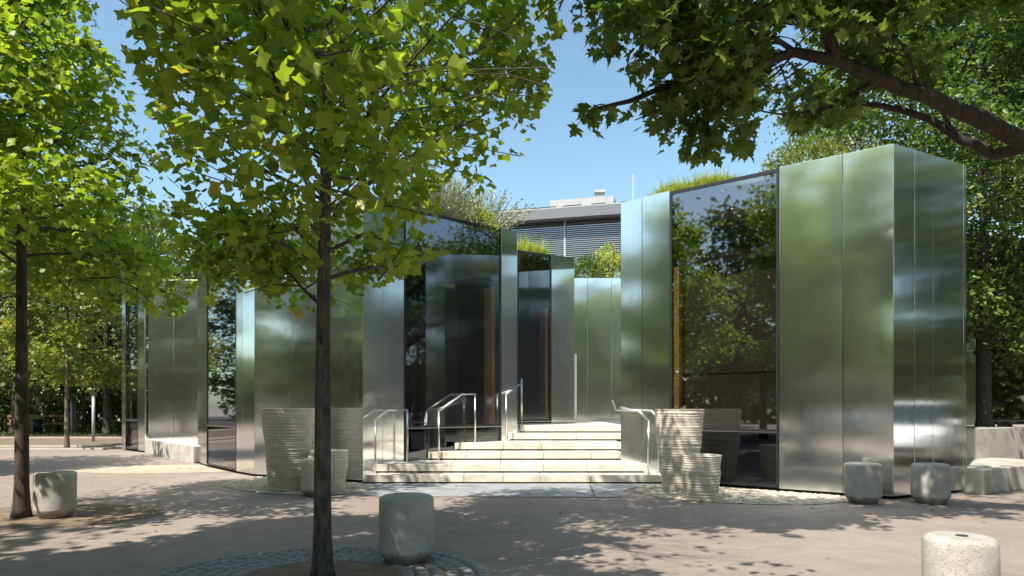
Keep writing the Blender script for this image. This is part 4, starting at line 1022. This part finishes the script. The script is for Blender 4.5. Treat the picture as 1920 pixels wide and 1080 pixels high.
# ------------------------------------------------------------------ white car (seen in the steel, parked to the right) and a far one
def car(label, loc, rz):
    t = thing('parked_car', label, 'car', (0, 0, 0), 'parked white cars')
    # body: sections along x, nose at -x
    sec = [(-2.1, .62, .32, .62), (-2.0, .78, .25, .74), (-1.6, .86, .20, .86), (-1.0, .88, .18, .94), (0, .89, .18, .98), (1.0, .89, .18, 1.0), (1.7, .87, .22, 1.02), (2.05, .78, .30, .96), (2.12, .66, .40, .80)]
    m = MB(); V = []
    for x, hw, zb, zt in sec:
        V += [(x, -hw*.92, zb), (x, -hw, zb+.15), (x, -hw, zt-.18), (x, -hw*.86, zt), (x, hw*.86, zt), (x, hw, zt-.18), (x, hw, zb+.15), (x, hw*.92, zb)]
    F_ = [(i*8+k, i*8+(k+1) % 8, (i+1)*8+(k+1) % 8, (i+1)*8+k) for i in range(len(sec)-1) for k in range(8)]+[tuple(range(8))[::-1], tuple(range((len(sec)-1)*8, len(sec)*8))]
    m.add(V, F_, True); b_ = m.build('body', M['car_white'], t, .03)
    m = MB(); g = [(-.95, .78, .96), (-.25, .62, 1.42), (.9, .62, 1.46), (1.65, .72, 1.0)]; V = []
    for x, hw, z in g: V += [(x, -hw, z), (x, hw, z)]
    V += [(-.95, -.80, .9), (1.65, -.78, .9), (1.65, .78, .9), (-.95, .80, .9)]
    m.add(V, [(0, 1, 3, 2), (2, 3, 5, 4), (4, 5, 7, 6), (8, 0, 2, 4, 6, 9), (11, 10, 7, 5, 3, 1), (8, 11, 1, 0), (9, 6, 7, 10)]); m.build('windows', M['car_glass'], t)
    m = MB(); m.add([(-.22, -.61, 1.43), (-.22, .61, 1.43), (.92, .61, 1.47), (.92, -.61, 1.47), (-.22, -.58, 1.47), (-.22, .58, 1.47), (.92, .58, 1.51), (.92, -.58, 1.51)], [(0, 3, 2, 1), (4, 5, 6, 7), (0, 1, 5, 4), (1, 2, 6, 5), (2, 3, 7, 6), (3, 0, 4, 7)]); m.build('roof', M['car_white'], t)
    for x in (-1.35, 1.32):
        for s in (-1, 1):
            m = MB(); m.tube([(x, s*.70, .32), (x, s*.90, .32)], .32, 24); wh = m.build('wheel', M['rubber'], t)
            m = MB(); m.tube([(x, s*.895, .32), (x, s*.915, .32)], .20, 20); m.build('rim', M['alloy'], wh)
    for s in (-1, 1):
        m = MB(); m.prism([(-2.06, s*.45), (-1.86, s*.80), (-1.72, s*.80), (-2.0, s*.42)], .62, .76); m.build('headlight', M['lamp'], t)
        m = MB(); m.box(-.85, -.7, s*.88-.08, s*.88+.08+s*.06, .98, 1.1); m.build('mirror', M['car_white'], t)
    m = MB(); m.box(-2.14, -2.04, -.5, .5, .34, .46); m.build('grille', M['car_black'], t)
    m = MB(); m.box(-2.16, -2.09, -.26, .26, .48, .60); m.build('plate', M['plate'], t)
    t.location = loc; t.rotation_euler = (0, 0, rz); return t
car('white hatchback parked off to the right, mirrored in the right steel wall', (13.9, 9.75, 0), .06)
c2 = clone([o for o in bpy.data.objects if o.name == 'parked_car'][0], (-27.5, 47.5, 0), 'white car glinting through the bushes beyond the far left lawn', 'parked white cars', 2.6)

# ------------------------------------------------------------------ trees around the plaza behind the viewer (mirrored in steel and glass)
BG = 'street trees mirrored in the steel walls'
protos = []
for i, (x, y, H, R) in enumerate([(-15.5, -4.0, 8.6, 3.2), (-17.0, 5.5, 8.2, 3.2)]):
    protos.append(tree('street_tree', 'leafy street tree standing outside the photo, mirrored in the steel walls', BG, (x, y, 0), H, .16, 2.4, prof_round(R), 26, 9, 8, T_OAK, .27, M['far_leaf'], M['bark_warm'], 120+i, .35, el=(0, 60), limb_seg=4))
for i, (x, y, s) in enumerate([(-10.5, -10, 1.0), (-21, -11, .95), (-4.5, -14, 1.0), (2.5, -15, 1.1), (9.0, -13.5, 1.0), (-26, 0, .95), (-24, 10, .95), (17.5, 2.0, .95), (20.5, 7.5, 1.0), (21.5, 12.5, 1.05), (15, -9, 1.1), (-31, -8, 1.05), (26, -2, 1.3), (-13.8, 13.0, .74), (-12.2, .6, 1.0)]):
    c = clone(protos[i % 2], (x, y, 0), rz=i*1.7); c.scale = (s, s, s)

def tree_mass(label, pts, n, h, seed):
    r = np.random.default_rng(seed); P_ = []
    for k in range(n):
        i = r.integers(len(pts)-1); q = r.random(); a, b_ = np.array(pts[i]), np.array(pts[i+1]); p = a*(1-q)+b_*q
        top = h*(.72+.28*math.sin(p[0]*.5+seed)*math.cos(p[1]*.37))
        P_.append((p[0]+r.normal(0, 1.6), p[1]+r.normal(0, 1.6), top*r.random()**.8))
    P_ = np.array(P_); ax = unit(r.normal(0, 1, (n, 3))); nr = unit(r.normal(0, .7, (n, 3))+np.array([0, 0, .8]))
    return tag(leaf_object('tree_mass', T_OAK, P_, ax, nr, r.uniform(.5, 1.1, n), M['far_leaf'], None), label, 'trees', kind='stuff')
tree_mass('unbroken belt of park trees far behind the viewer, mirrored in the steel', [(-66, 50), (-54, 28), (-48, 6), (-44, -14), (-30, -30), (-8, -36), (14, -34), (34, -24)], 21000, 8.5, 1)
tree_mass('belt of trees beyond the street on the far right, mirrored in the steel', [(34, -24), (40, -6), (40, 14), (38, 24)], 7000, 8.0, 2)
clone(c2, (-13.5, -6.5, 0), 'white car parked behind the viewer, mirrored in the right steel wall', 'parked white cars', .8)
